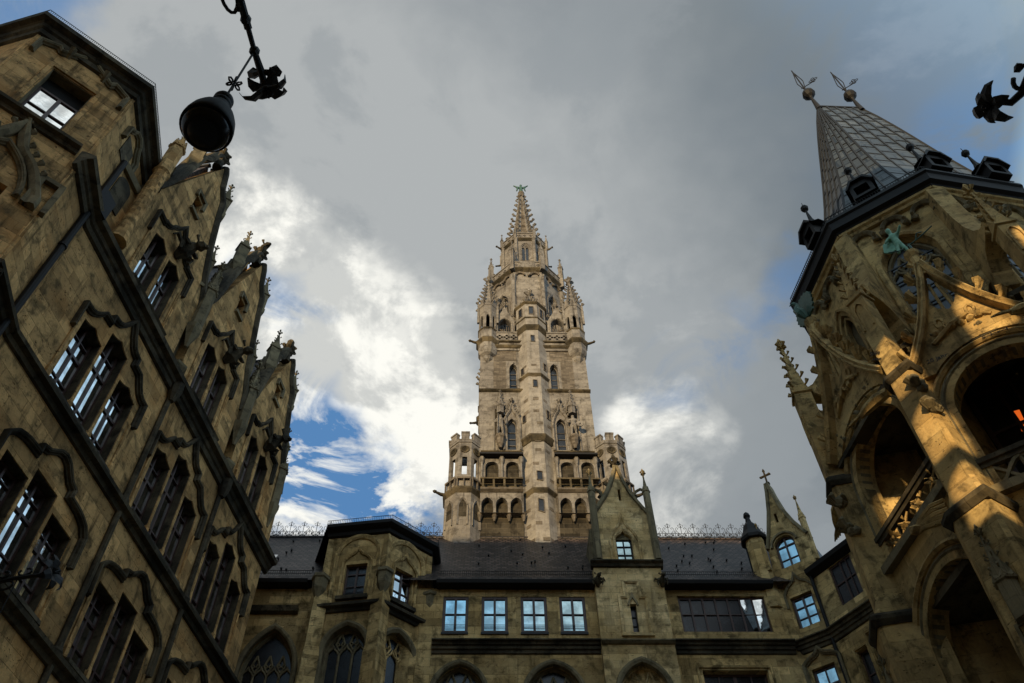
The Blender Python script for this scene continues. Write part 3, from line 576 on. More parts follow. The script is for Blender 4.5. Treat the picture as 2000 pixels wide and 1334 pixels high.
def tracery(parent, f, c, hw, zs, za, w_, mat, z0, lights=3, rr=.045):
    mm = MB(); step = 2 * hw / lights
    for i in range(1, lights): mm.tube([f.at(c - hw + step * i, z0, w_), f.at(c - hw + step * i, zs - .05, w_)], rr * 1.1, 5)
    for i in range(lights):
        cc = c - hw + step * (i + .5); mm.tube([f.at(u, z, w_) for u, z in ogee(cc, step / 2, zs - .05, zs + step * .75, 4)], rr, 5)
    for i in range(1, lights):                  # branching flame shapes above
        cc = c - hw + step * i; t_ = min(za - .12, zs + step * 1.7)
        mm.tube([f.at(cc, zs + step * .2, w_), f.at(cc - step * .32, zs + step * .8, w_), f.at(cc, t_, w_)], rr, 5); mm.tube([f.at(cc, zs + step * .2, w_), f.at(cc + step * .32, zs + step * .8, w_), f.at(cc, t_, w_)], rr, 5)
        for sg in (-1, 1): mm.tube([f.at(cc + sg * step * .28, zs + step * .55, w_), f.at(cc + sg * step * .05, zs + step * .75, w_), f.at(cc + sg * step * .2, zs + step, w_)], rr * .7, 4)
    mm.mold(f, [(c - hw, z0)] + pointed(c, hw, zs, za) + [(c + hw, z0)], [(-.10, w_ - .05), (.03, w_ - .05), (.03, w_ + .06), (-.05, w_ + .06)])
    o = obj('tracery_window', mm, mat, parent); g = MB(); pl_ = hole_of(pointed(c, hw, zs, za), z0)
    g.add([f.at(u, z, w_ - .04) for u, z in pl_], [tuple(t) for t in tessellate_polygon([[V((u, z, 0)) for u, z in pl_]])]); obj('pane', g, GLASSD, o); return o
for c, hw, zs, za in TR:
    tracery(mwg, MWF, c, hw - .03, zs, za - .03, -.3, SOOTM, 14.6, 4 if hw > .95 else 3)
    m = MB(); m.mold(MWF, [(c - hw, 15)] + pointed(c, hw, zs, za) + [(c + hw, 15)], [(-.02, -.12), (-.02, .05), (.05, .10), (.14, .10), (.17, .04), (.17, -.02)]); obj('arch_moulding', m, SOOTM, mwg)
window(mwg, MWF, [(7.97, 17.6), (10.33, 17.6), (10.33, 20.2), (7.97, 20.2)], -.3, ((9.15, .12), (8.55, .05), (9.75, .05)), ((19.4, .05),), glass=GLASSD)
m = MB(); m.mold(MWF, [(7.8, 17.6), (7.8, 20.36), (10.5, 20.36), (10.5, 17.6)], [(-.03, -.02), (-.03, .05), (.05, .07), (.05, -.02)]); obj('window_surround', m, ST_MID, mwg)
PR_S = [(-.46, -.02), (-.42, .06), (-.30, .08), (-.28, .14), (-.16, .15), (-.14, .22), (-.04, .24), (-.02, .34), (.03, .34), (.05, -.02)]
for a, b in ((-2.0, 4.35), (7.1, 11.6)):
    m = MB(); m.mold(MWF, [(a, 21.33), (b, 21.33)], PR_S); obj('string_course', m, SOOT_SHADE, mwg)
m = MB(); m.mold(MWF, [(-9.6, 22.85), (-7.2, 22.85)], [(-.25, -.02), (-.2, .2), (0, .28), (.02, -.02)]); obj('string_course', m, SOOT_SHADE, mwg)
for a, b in ((-9.6, -7.0), (-1.95, 4.4), (7.1, 11.4)):
    m = MB(); m.mold(MWF, [(a, 23.9), (b, 23.9)], [(-.10, -.02), (-.10, .30), (-.07, .40), (.06, .44), (.09, .44), (.09, .36), (.0, .3), (.02, -.02)]); obj('gutter', m, EAVE, mwg)
EV, RG, RZ = .34, -3.9, 29.72
m = MB(); m.add([MWF.at(-9.9, 23.99, EV), MWF.at(14.5, 23.99, EV), MWF.at(14.5, RZ, RG), MWF.at(-12, RZ, RG), MWF.at(-12, 24, -8.2), MWF.at(14.5, 24, -8.2)], [(0, 1, 2, 3), (3, 2, 5, 4)]); roof_m = obj('roof', m, TILE, mwg)
m = MB(); m.box(MWF, -9.6, 11.9, 0, 23.9, -8, -7.5); obj('rear_wall', m, ST_MID, mwg)
m = MB(); m.tube([MWF.at(-11.9, RZ + .03, RG), MWF.at(14.5, RZ + .03, RG)], .09, 6); obj('ridge_tile', m, TILE, roof_m)
def roof_pt(u, q, lift=0.0): return MWF.at(u, 23.99 + (RZ - 23.99) * q + lift, EV + (RG - EV) * q)
for a, b in ((-9.4, -7.0), (-1.9, 4.4), (7.1, 11.0)):
    m = MB()
    for h in (.10, .24): m.tube([roof_pt(a, .085, h), roof_pt(b, .085, h)], .014, 4)
    k = int((b - a) / .085)
    for i in range(k): u = a + (b - a) * i / k; m.tube([roof_pt(u, .085, .02), roof_pt(u, .085, .26)], .009, 3)
    obj('snow_guard', m, EAVE, mwg)
m = MB(); random.seed(3)
for i in range(46):
    u = random.choice((random.uniform(-9, -7), random.uniform(-1.6, 4.2), random.uniform(7.3, 11))); q = random.uniform(.15, .95); p_ = roof_pt(u, q, .0); m.tube([p_, p_ + MWF.n * .10 + V((0, 0, .03))], [.03, .05], 5)
obj('snow_hook', m, EAVE, roof_m)
m = MB(); q0 = .44; m.add([roof_pt(-9.42, .40, .06), roof_pt(-9.02, .40, .06), roof_pt(-9.02, .50, .10), roof_pt(-9.42, .50, .10)], [(0, 1, 2, 3)]); obj('skylight', m, GLASS, roof_m)
# wrought iron cresting on the ridge
def crest_unit(mm, u, big):
    P_ = lambda a, z: MWF.at(u + a, RZ + .08 + z, RG); r_ = .013
    H = .92 if big else .46
    mm.tube([P_(0, 0), P_(0, H)], r_ * 1.1, 4); mm.tube([P_(-.06, H - .1), P_(.06, H - .1)], r_, 4)
    if big:
        for s_ in (-1, 1):
            mm.tube([P_(0, .05), P_(s_ * .08, .22), P_(s_ * .22, .40), P_(s_ * .27, .55), P_(s_ * .20, .64), P_(s_ * .13, .58), P_(s_ * .17, .52)], r_, 4)
            mm.tube([P_(0, .62), P_(s_ * .10, .68), P_(s_ * .13, .78), P_(s_ * .07, .80)], r_ * .8, 4)
            mm.tube([P_(s_ * .10, .28), P_(s_ * .20, .22), P_(s_ * .27, .30)], r_ * .8, 4)
        mm.blob(P_(0, .70), .035)
    else:
        for s_ in (-1, 1):
            mm.tube([P_(s_ * .30, .1), P_(s_ * .20, .06), P_(s_ * .08, .16), P_(s_ * .14, .24), P_(s_ * .22, .20), P_(s_ * .18, .14)], r_, 4); mm.blob(P_(s_ * .14, .17), .035)
for a, b in ((-10.6, -1.95), (6.9, 13.6)):
    mm = MB(); k = int((b - a) / .62)
    for i in range(k + 1): crest_unit(mm, a + i * .62, True); crest_unit(mm, a + i * .62 + .31, False)
    for z in (.02, .10, .27): mm.tube([MWF.at(a, RZ + .08 + z, RG), MWF.at(b + .3, RZ + .08 + z, RG)], .011, 4)
    obj('ridge_cresting', mm, IRON, roof_m)

# ------------------------------------------------------------------ octagonal bay in front of the middle wing
ZB = 26.2
b0, b1, b2, b3 = [atz(px, py, ZB) for px, py in ((640, 1024), (766, 1012), (856, 1062), (865, 1139))]
by = thing('bay_tower', 'octagonal stone bay with a flat dark roof left of the four square windows', 'tower', ((b1.x + b0.x) / 2, b1.y + 2, 0))
BF = [fr_thru(a, b, .36) for a, b in ((b0, b1), (b1, b2), (b2, b3))]
fa, fb, fc = BF
def uvc(f, u): return u - f.u0
wa, wb = uvc(fa, -9.13), uvc(fb, 16.17)
for f, c in ((fa, wa), (fb, wb), (fc, None)):
    hh = f.half - .15; hs = []
    if c is not None: hs = [hole_of(pointed(c, .78, 20.5, 21.5), 15), rect(c - .44, c + .42, 22.80, 24.32)]
    obj('wall', MB().prism(f, rect(-hh, hh, 0, 25.75), -.5, 0, hs), ST_MID, by)
    if c is None: continue
    window(by, f, rect(c - .43, c + .41, 22.81, 24.31), -.22, ((c, .075),), ((23.35, .03), (23.92, .06)), fw=.07, glass=GLASS if f is fb else GLASSD)
    m = MB(); pa = pointed(c, .82, 24.75, 25.62); m.mold(f, [(pa[0][0], 22.35)] + pa + [(pa[-1][0], 22.35)], [(-.05, -.02), (-.05, .05), (.02, .09), (.08, .12), (.13, .10), (.13, -.02)]); obj('blind_arch', m, ST_MID, by)
    m = MB(); og = ogee(c, .55, 24.42, 25.08); m.mold(f, [(og[0][0], 22.75)] + og + [(og[-1][0], 22.75)], [(-.04, -.02), (-.04, .06), (.03, .10), (.07, .02), (.07, -.02)]); obj('hood_mould', m, ST_MID, by)
    m = MB(); m.box(f, c - .62, c + .60, 22.62, 22.78, -.2, .14); obj('window_sill', m, SOOT_SHADE, by); m = MB(); m.mold(f, [(-hh, 22.28), (hh, 22.28)], PROF_STRING); obj('string_course', m, SOOT_SHADE, by)
    m = MB()
    for z in (22.98, 23.2): m.tube([f.at(c - .4, z, -.08), f.at(c + .38, z, -.08)], .012, 4)
    for s_ in (-.2, .2): m.tube([f.at(c + s_ + .1 * math.cos(a * math.pi / 6), 23.09 + .09 * math.sin(a * math.pi / 6), -.08) for a in range(13)], .01, 4)
    obj('window_rail', m, IRON, by)
    tracery(by, f, c, .75, 20.5, 21.47, -.28, ST_MID if f is fb else SOOTM, 15.1, 3)
    m = MB(); m.mold(f, [(c - .8, 16)] + pointed(c, .8, 20.5, 21.53) + [(c + .8, 16)], [(-.04, -.2), (-.04, .03), (.06, .10), (.14, .10), (.18, .02), (.18, -.02)]); obj('arch_moulding', m, SOOTM, by)
def corner_dir(f, g): return (f.n + g.n).normalized()
for q, d_, nm in ((b1, corner_dir(fa, fb), 0), (b2, corner_dir(fb, fc), 0), (b0, corner_dir(fa, Fr(fa.az + 48, 0)), 0)):
    pz = V((q.x, q.y, 0)) - d_ * .40; m = MB(); rot = math.atan2(d_.y, d_.x)
    m.lathe(pz, [(.42, 0), (.42, 20.2), (.36, 20.6), (.36, 22.6), (.20, 23.2), (.16, 25.6)], 4, rot + math.pi / 4 * 0); obj('corner_buttress', m, ST_MID, by)
    m = MB(); m.lathe(pz + d_ * .20, [(.10, 22.7), (.28, 23.1), (.30, 23.5), (.36, 23.55), (.36, 23.68), (.2, 23.8)], 6, rot); obj('corbel', m, SOOTM, by)
m = MB(); ring_mold(m, [b0, b1, b2, b3], 25.98, [(-.28, -.41), (-.22, -.26), (-.08, -.22), (-.04, -.10), (.04, .02), (.18, .04), (.22, -.02), (.22, -.5)])
obj('eaves_cornice', m, EAVE, by)
cen = MWF.at(-6.1, 0, -1.6); m = MB(); ring = [V((q.x, q.y, 26.18)) for q in (b0, b1, b2, b3)] + [MWF.at(-3.4, 26.18, -5), MWF.at(-8.5, 26.18, -5)]
m.add(ring + [V((cen.x, cen.y, 27.6))], [(i, (i + 1) % 6, 6) for i in range(6)]); obj('roof', m, EAVE, by)
m = MB()
for a, b in ((b0, b1), (b1, b2), (b2, b3)):
    m.tube([a + V((0, 0, .17)), b + V((0, 0, .17))], .012, 4)
    for i in range(36): q = a.lerp(b, i / 36); m.tube([q, q + V((0, 0, .17))], .009, 3)
obj('snow_guard', m, EAVE, by)

# ------------------------------------------------------------------ gabled tower on the middle wing
gt = thing('gable_tower', 'narrow stone tower with a pointed cross gable rising out of the tiled roof', 'tower', MWF.at(5.7, 0, .2))
gw = .35; GCU = 5.70
slit = rect(5.56, 5.80, 21.62, 22.88); aw = hole_of(pointed(5.70, .9, 19.2, 20.4), 14.5)
obj('wall', MB().prism(MWF, rect(4.30, 7.02, 0, 24.75), -2, gw, [slit, aw]), ST_GABLE, gt)
GUP = gw - .06
gp = [(4.55, 24.9), (6.95, 24.9), (6.95, 27.5), (6.72, 27.9), (6.35, 28.6), (6.08, 29.4), (5.95, 30.0), (5.88, 30.35), (5.77, 30.35), (5.70, 30.0), (5.52, 29.4), (5.2, 28.6), (4.80, 27.9), (4.55, 27.5)]
gwin = hole_of(ogee(5.70, .34, 26.22, 26.62), 24.93); gsl = rect(5.75, 5.86, 28.3, 28.95)
obj('gable_wall', MB().prism(MWF, gp, -.3, GUP, [gwin, gsl]), ST_GABLE, gt)
m = MB(); m.prism(MWF, [(4.5, 24.8), (7.0, 24.8), (7.0, 27.3), (5.8, 29.9), (4.5, 27.3)], -5.0, -.301); obj('roof', m, TILE, gt)
m = MB(); m.prism(MWF, rect(4.4, 6.98, 23, 27.2), -4.5, -.302); obj('side_wall', m, SOOTM, gt)
window(gt, MWF, [(5.37, 24.95), (6.03, 24.95), (6.03, 26.3), (5.37, 26.3)], .05, ((5.70, .05),), ((25.45, .04), (25.88, .04)), fw=.05, glass=GLASSB, mat=EAVE)
m = MB(); m.prism(MWF, hole_of(ogee(5.70, .33, 26.22, 26.6), 26.24), .06, .14); obj('window_head', m, SOOTM, gt)
m = MB(); og = ogee(5.72, .58, 26.0, 27.4); m.mold(MWF, [(og[0][0], 24.92)] + og + [(og[-1][0], 24.92)], [(-.02, GUP - .02), (-.02, GUP + .05), (.05, GUP + .09), (.09, GUP + .02), (.09, GUP - .02)]); obj('hood_mould', m, ST_GABLE, gt); m = MB(); og2 = ogee(5.70, .39, 26.22, 26.75); m.mold(MWF, [(og2[0][0], 24.92)] + og2 + [(og2[-1][0], 24.92)], [(-.01, GUP - .02), (-.01, GUP + .03), (.05, GUP + .05), (.05, GUP - .02)]); obj('hood_mould', m, ST_GABLE, gt)
window(gt, MWF, [(5.57, 21.63), (5.79, 21.63), (5.79, 22.87), (5.57, 22.87)], .1, (), ((22.0, .02), (22.4, .02)), fw=.02, glass=GLASSD, mat=EAVE)
m = MB(); og = ogee(5.68, .17, 22.8, 23.3); m.mold(MWF, og, [(-.02, gw - .02), (-.02, gw + .06), (.05, gw + .06), (.05, gw - .02)]); obj('hood_mould', m, SOOTM, gt)
m = MB(); m.mold(MWF, [(5.17, 21.5), (5.17, 23.2), (5.40, 23.2), (5.40, 23.92), (6.03, 23.92), (6.03, 23.2), (6.26, 23.2), (6.26, 21.5)], [(-.09, gw - .02), (-.09, gw + .03), (-.02, gw + .08), (.05, gw + .08), (.05, gw - .02)]); m.box(MWF, 5.1, 6.33, 21.42, 21.52, gw - .02, gw + .1); obj('stepped_panel', m, ST_GABLE, gt)
m = MB(); m.mold(MWF, [(4.2, 24.80), (7.12, 24.80)], [(-.22, gw - .1), (-.16, gw + .08), (-.05, gw + .14), (0, gw + .24), (.06, gw + .24), (.16, gw - .02)]); obj('string_course', m, SOOT_SHADE, gt)
m = MB(); m.mold(MWF, [(4.3, 21.18), (7.05, 21.18)], [(-.12, gw - .1), (-.08, gw + .08), (.0, gw + .16), (.05, gw + .16), (.14, gw - .02)]); obj('string_course', m, SOOTM, gt)
for s_ in (0, 1):
    pth = gp[2:8] if s_ else gp[8:]; pth = pth[::-1]
    m = MB(); m.mold(MWF, pth if s_ else pth, [(-.10, -.32), (.10, -.32), (.10, GUP + .12), (-.04, GUP + .12), (-.10, GUP + .02)] if not s_ else [(.06, -.32), (-.10, -.32), (-.10, GUP + .12), (.02, GUP + .12), (.06, GUP + .02)]); obj('coping', m, SOOTM, gt)
m = MB(); m.finial(MWF.at(5.83, 30.3, .0), 1.15)
m.tube([MWF.at(5.55, 30.95, 0), MWF.at(6.11, 30.95, 0)], [.08, .045, .08][:2], 5)
obj('cross_finial', m, SOOT_SHADE, gt)
for q in (gp[4], gp[5], gp[10], gp[11]): m = MB(); m.crocket(MWF.at(q[0], q[1], 0), MWF.t * (1 if q[0] > 5.8 else -1), .25); obj('crocket', m, SOOT_SHADE, gt)
for u, zt in ((4.56, 0), (6.98, 0)):
    m = MB(); m.pinnacle(MWF.at(u, 0, gw + .02), .27, 25.0, 28.75, 29.6, 30.15, R(88), 6, 0); obj('pinnacle', m, SOOTM, gt)
    s_ = 1 if u < 5 else -1; m = MB(); m.tube([MWF.at(u, 28.9, gw - .1), MWF.at(u + s_ * .18, 29.15, .1), MWF.at(u + s_ * .4, 29.0, .1), MWF.at(u + s_ * .62, 28.6, .1)], .07, 6); obj('flying_arch', m, SOOTM, gt)
    grotesque(MWF, 4.4 if u < 5 else 6.95, 23.9, gt, .5, SOOT_SHADE, 'carved_head').location += MWF.n * gw
m = MB(); m.mold(MWF, [(4.8, 15)] + pointed(5.70, .9, 19.2, 20.4) + [(6.6, 15)], [(-.04, gw - .2), (-.04, gw + .03), (.06, gw + .08), (.14, gw + .08), (.18, gw - .02)]); obj('arch_moulding', m, SOOTM, gt)
tracery(gt, MWF, 5.70, .87, 19.2, 20.37, gw - .35, ST_GABLE, 14.6, 3)

# ------------------------------------------------------------------ gabled house in the right corner of the court
ca, cb, cc_ = atz(1547, 1260, 21.35), atz(1620, 1231, 21.35), atz(1678, 1191, 21.35)
cd = cc_ + (cc_ - cb) * 1.6
ch = thing('corner_house', 'gabled corner house with an arched dormer window in the right corner of the court', 'house', (cb.x, cb.y, 0))
H1, H2 = fr_thru(ca, cb, .15), fr_thru(cb, cd, .15)
u1 = lambda u: u - H1.u0
w1 = rect(u1(-8.40), u1(-7.50), 21.95, 23.35); wl = rect(u1(-8.43), u1(-7.55), 17.5, 20.22)
obj('wall', MB().prism(H1, rect(-H1.half - .25, H1.half, 0, 24.3), -.5, 0, [w1, wl]), ST_MID, ch)
window(ch, H1, rect(u1(-8.38), u1(-7.52), 21.97, 23.33), -.2, ((u1(-7.95), .08),), ((22.4, .035), (22.87, .035)), glass=GLASSB)
window(ch, H1, rect(u1(-8.41), u1(-7.57), 17.6, 20.2), -.2, ((u1(-7.99), .05),), ((19.55, .06),), glass=GLASSB)
c = u1(-7.95); m = MB(); og = ogee(c, .56, 23.5, 24.25); m.mold(H1, [(og[0][0], 22.9)] + og + [(og[-1][0], 22.9)], PROF_HOOD[:3] + [(.08, .10), (.10, -.02)]); obj('hood_mould', m, SOOTM, ch); m = MB(); og = ogee(c, .60, 20.35, 20.75); m.mold(H1, [(og[0][0], 19)] + og + [(og[-1][0], 19)], PROF_HOOD); obj('hood_mould', m, SOOTM, ch)
dw = hole_of(rounded(u1(-7.92), .44, 25.85), 24.75)
dc = u1(-7.85); dg = [(dc - .92, 24.2), (dc + .92, 24.2), (dc + .98, 25.9), (dc + .60, 26.7), (dc + .28, 27.7), (dc + .10, 28.7), (dc + .04, 29.2), (dc - .04, 29.2), (dc - .10, 28.7), (dc - .28, 27.7), (dc - .55, 26.7), (dc - .80, 25.9)]
obj('gable_wall', MB().prism(H1, dg, -.45, .02, [dw, rect(dc - .12, dc + .0, 27.0, 27.5)]), ST_MID, ch)
dwo = [(u1(-7.92) + (u - u1(-7.92)) * .97, z) for u, z in dw]
window(ch, H1, dwo[::-1], -.2, ((u1(-7.92), .07),), ((25.85, .06), (25.2, .03)), glass=GLASSB)
m = MB(); ra = rounded(u1(-7.92), .50, 25.85); m.mold(H1, ra, [(0, 0), (0, .10), (.08, .12), (.12, .0)]); obj('hood_mould', m, SOOTM, ch)
for f_ in (0, 1): m = MB(); m.mold(H1, (dg[2:7][::-1] if f_ else dg[7:12][::-1]), [(.06, -.46), (-.08, -.46), (-.08, .12), (.04, .12), (.06, .05)] if f_ else [(-.08, -.46), (.06, -.46), (.06, .12), (-.04, .12), (-.08, .03)]); obj('coping', m, SOOTM, ch)
m = MB(); q = H1.at(dc, 29.1, -.2); m.lathe(q, [(.12, 28.9), (.07, 29.3), (.12, 29.36), (.12, 29.42), (.045, 29.5), (.045, 30.2), (.02, 30.3)], 6)
m.tube([q + H1.t * -.2 + V((0, 0, .78)), q + H1.t * .2 + V((0, 0, .78))], .055, 5); [m.blob(q + H1.t * a + V((0, 0, z)), .075) for a, z in ((-.2, .78), (.2, .78), (0, 1.08))]; obj('cross_finial', m, SOOT_SHADE, ch)
m = MB(); m.prism(H1, [(dc - .8, 24.2), (dc + .9, 24.2), (dc + .85, 25.9), (dc, 28.9), (dc - .7, 25.9)], -4.5, -.451); obj('dormer_roof', m, TILE, ch)
m = MB(); m.pinnacle(H1.at(dc + .95, 0, -.1), .24, 24.6, 26.8, 27.75, 28.1, 0, 6, 0); obj('pinnacle', m, ST_MID, ch)
m = MB(); tb = H1.at(dc - 1.25, 0, .12); m.lathe(tb, [(.40, 23.0), (.40, 26.6)], 8, .2); obj('side_turret', m, ST_MID, ch)
m = MB(); m.lathe(tb, [(.56, 26.45), (.58, 26.6), (.40, 26.95), (.30, 27.3), (.14, 27.55), (.10, 27.8), (.16, 27.9), (.12, 28.05), (.03, 28.15)], 8, .2); obj('turret_roof', m, EAVE, ch)
m = MB(); m.pinnacle(H1.at(dc - .92, 0, .30), .2, 24.7, 26.2, 27.0, 27.25, 0, 6, 0); obj('pinnacle', m, ST_MID, ch)
m = MB(); m.prism(H1, rect(dc - 1.62, dc - 1.45, 25.0, 26.2), .1, .34); obj('turret_opening', m, DARK, ch)
hl = H2.half; u2 = lambda px, py: H2.uv(px, py)[0]
wa_, wb_ = u2(1550 + .25 * 270, 1117), u2(1550 + .25 * 380 + 20, 1100)
w2 = [(wa_ + .05, 22.0), (wb_, 22.0), (wb_, 23.75), (wa_ + .05, 23.75)]
wl2 = rect(wa_ - .05, wa_ + .42, 16.5, 20.1); wl3 = rect(wa_ + .62, wa_ + 1.1, 16.5, 20.45)
obj('wall', MB().prism(H2, rect(-hl, hl, 0, 24.0), -.5, 0, [w2, wl2, wl3]), ST_MID, ch)
window(ch, H2, [(a, b) for a, b in w2], -.12, (((wa_ + wb_) / 2, .07), (wa_ + (wb_ - wa_) * .75, .04)), ((22.9, .05),), glass=GLASSD)
for h in (wl2, wl3):
    window(ch, H2, h, -.25, (), ((19.2, .05),), glass=GLASSD); m = MB(); m.mold(H2, [(h[0][0] - .05, 16.5), (h[0][0] - .05, h[2][1] + .06), (h[1][0] + .05, h[2][1] + .06), (h[1][0] + .05, 16.5)], [(-.02, -.02), (-.02, .06), (.05, .08), (.05, -.02)]); obj('window_surround', m, ST_MID, ch)
m = MB(); ring_mold(m, [H1.at(-H1.half - .35, 0), H1.at(H1.half - .02, 0), H2.at(hl, 0)], 21.33, PR_S)
obj('string_course', m, SOOT_SHADE, ch)
m = MB(); m.mold(H2, [(-hl - .1, 24.0), (hl, 24.0)], [(-.25, -.02), (-.16, .16), (-.08, .30), (.1, .34), (.1, -.02)]); obj('eaves', m, EAVE, ch)
m = MB(); m.tube([H1.at(H1.half - .02, 0, .08), H1.at(H1.half - .02, 23.9, .08)], .07, 8); obj('downpipe', m, EAVE, ch); m = MB(); m.tube([H1.at(-H1.half - .12, 0, .12), H1.at(-H1.half - .12, 23.9, .12)], .07, 8); obj('downpipe', m, EAVE, ch)
m = MB(); m.add([H2.at(-hl, 24.1, .3), H2.at(hl, 24.1, .3), H2.at(hl, 26.0, -2.5), H2.at(-hl, 26.0, -2.5)], [(0, 1, 2, 3)]); obj('roof', m, TILE, ch)
# ================================================================== great tower behind the middle wing
TY = 32.9688
TF = Fr(87.51, -TY, 2.66)
def zz(z0, w_): return 1.6 + (z0 - 1.6) * (TY - w_) / TY   # heights measured in the front plane, moved to depth w
tw = thing('town_hall_tower', 'tall pale stone gothic tower with a crocketed spire rising behind the tiled roof', 'tower', TF.at(0, 0, -3.2))
ST_TOWERL = stone('pale_turret_limestone', (.20, .188, .178), (.265, .25, .235), (.085, .075, .066), block=(.7, .34), mortar=.22, vary=.15, pit=.4, stain=.55, streak=.5, bump=.4)
ST_TOWERB = stone('brown_tower_brick', (.115, .10, .085), (.15, .13, .11), (.06, .05, .04), block=(.34, .14), mortar=.3, vary=.35, pit=.4, stain=.6)
TC = TF.at(0, 0, -3.15); RT0 = math.atan2(-TF.n.y, -TF.n.x)
tlt = lambda: None
# --- square shaft
low_w = [hole_of(pointed(s_ * 1.34, .25, 37.7, 38.15), 35.7) for s_ in (-1, 1)]
lan = [hole_of(pointed(s_ * 1.20, .23, 42.45, 42.95), 40.72) for s_ in (-1, 1)]
obj('wall', MB().prism(TF, rect(-3.15, 3.15, 26, 44.7), -.6, 0, low_w + lan), ST_TOWER, tw)
for a, b, nm in ((-3.15, -2.6, 0), (2.6, 3.15, 0)): m = MB(); m.box(TF, a, b, 26, 44.7, -6.3, -.601); obj('side_wall', m, ST_TOWER, tw)
m = MB(); m.box(TF, -2.59, 2.59, 26, 44.7, -6.3, -5.7); obj('rear_wall', m, ST_TOWER, tw)
for h in low_w + lan: window(tw, TF, h[::-1], -.25, (), tuple((h[0][1] + .5 * i, .03) for i in range(1, 4)), fw=.05, glass=GLASSD, mat=ST_TOWER, depth=.05)
m = MB(); m.mold(TF, [(-3.2, 40.48), (3.2, 40.48)], [(-.12, -.02), (-.06, .10), (0, .16), (.06, .15), (.12, -.02)]); obj('string_course', m, SOOT_SHADE, tw)
random.seed(11)                        # darker brick panels between the pale quoins
for a, b, z0, z1 in ((-2.35, -1.62, 40.7, 43.2), (1.62, 2.35, 40.7, 43.2), (-2.35, -1.0, 43.25, 44.3), (1.0, 2.35, 43.25, 44.3)):
    m = MB(); m.box(TF, a, b, z0, z1, -.02, .012); obj('brick_panel', m, ST_TOWERB, tw)
for s_ in (-1, 1):
    m = MB(); c = s_ * 1.34; og = ogee(c, .40, 37.75, 39.3)
    m.mold(TF, [(c - .40, 35.6)] + og + [(c + .40, 35.6)], [(-.05, -.02), (-.05, .06), (.02, .14), (.10, .10), (.10, -.02)]); m.finial(TF.at(c, 39.25, .1), .6)
    for q in og[3:-3:2]: m.crocket(TF.at(q[0], q[1] + .05, .08), (TF.t * (1 if q[0] > c else -1) + TF.n * .5).normalized(), .16)
    obj('ogee_hood', m, ST_TOWER, tw)
    m = MB(); m.mold(TF, [(s_ * 1.2 - .23, 40.7)] + pointed(s_ * 1.2, .23, 42.45, 42.95) + [(s_ * 1.2 + .23, 40.7)], [(0, -.02), (0, .05), (.13, .03), (.13, -.02)]); obj('window_surround', m, ST_TOWER, tw)
    m = MB(); c = s_ * 1.98                     # canopy and bracket for the statue
    m.pinnacle(TF.at(c, 0, .24), .38, 38.25, 38.9, 40.0, 40.35, R(0), 6, 3); obj('statue_canopy', m, ST_TOWER, tw)
    m = MB(); m.lathe(TF.at(c, 0, .22), [(.08, 35.6), (.2, 35.9), (.24, 36.25), (.30, 36.35), (.30, 36.48)], 8); obj('statue_bracket', m, ST_TOWERB, tw)
    for k in (-1, 1): m = MB(); m.tube([TF.at(c + k * .34, 35.5, .05), TF.at(c + k * .34, 39.3, .05)], .05, 5); obj('niche_shaft', m, ST_TOWER, tw)
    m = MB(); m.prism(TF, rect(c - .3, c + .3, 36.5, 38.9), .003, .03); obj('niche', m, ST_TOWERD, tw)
# --- stair turret in the middle of the front
STC = TF.at(.0, 0, -.40)
def octz(mm, c, ap, z0, z1, ap2=None): r_ = ap / math.cos(R(22.5)); r2 = (ap2 or ap) / math.cos(R(22.5)); mm.lathe(c, [(r_, z0), (r2, z1)], 8, RT0 + R(22.5)); return mm
def oct_ring(mm, c, ap, z, hgt, outw): k = 1 / math.cos(R(22.5)); mm.lathe(c, [(ap * k, z - hgt), ((ap + outw) * k, z - hgt * .3), ((ap + outw) * k, z), (ap * k * .9, z + hgt * .35)], 8, RT0 + R(22.5)); return mm
m = MB(); octz(m, STC, .80, 27, 36.2, .80); octz(m, STC, .86, 36.3, 46.0, .88); octz(m, STC, .92, 46.2, 48.6); obj('stair_turret', m, ST_TOWERL, tw)
for a_ in ((.80, 32.55, .3, .10), (.84, 36.35, .42, .16), (.86, 41.5, .25, .10), (.86, 46.15, .45, .18), (.92, 47.05, .12, .05), (.92, 48.65, .2, .12)): m = MB(); oct_ring(m, STC, *a_); obj('turret_ledge', m, SOOT_SHADE, tw)
m = MB(); m.lathe(STC, [(1.02, 48.65), (.5, 49.1), (.16, 49.6), (.12, 50.4)], 8, RT0); 
for j in range(8): a = RT0 + R(22.5 + 45 * j); [m.crocket(STC + V((math.cos(a) * r_, math.sin(a) * r_, z)), (math.cos(a), math.sin(a), 0), .26) for r_, z in ((.75, 48.85), (.35, 49.35), (.14, 49.9))]
m.finial(STC + V((0, 0, 50.3)), 1.3); obj('turret_spire', m, ST_TOWER, tw)
def fac(k, ap): f = Fr(87.51 + 45 * k, 0); f.perp = STC.dot(f.n) + ap; f.u0 = STC.dot(f.t); return f
def slitwin(k, ap, u, z0, z1, hw=.13, shear=0.0):
    f = fac(k, ap); mm = MB(); mm.prism(f, [(u - hw, z0 + shear), (u + hw, z0 - shear), (u + hw, z1 - shear), (u - hw, z1 + shear)], .005, .045, [[(u - hw + .035, z0 + .04 + shear * .8), (u + hw - .035, z0 + .04 - shear * .8), (u + hw - .035, z1 - .04 - shear * .8), (u - hw + .035, z1 - .04 + shear * .8)]])
    o = obj('window', mm, ST_TOWERB, tw); g = MB(); g.add([f.at(u + a * (hw - .03), z, .012) for a, z in ((-1, z0 + shear), (1, z0 - shear), (1, z1 - shear), (-1, z1 + shear))], [(0, 1, 2, 3)]); obj('pane', g, GLASSD, o)
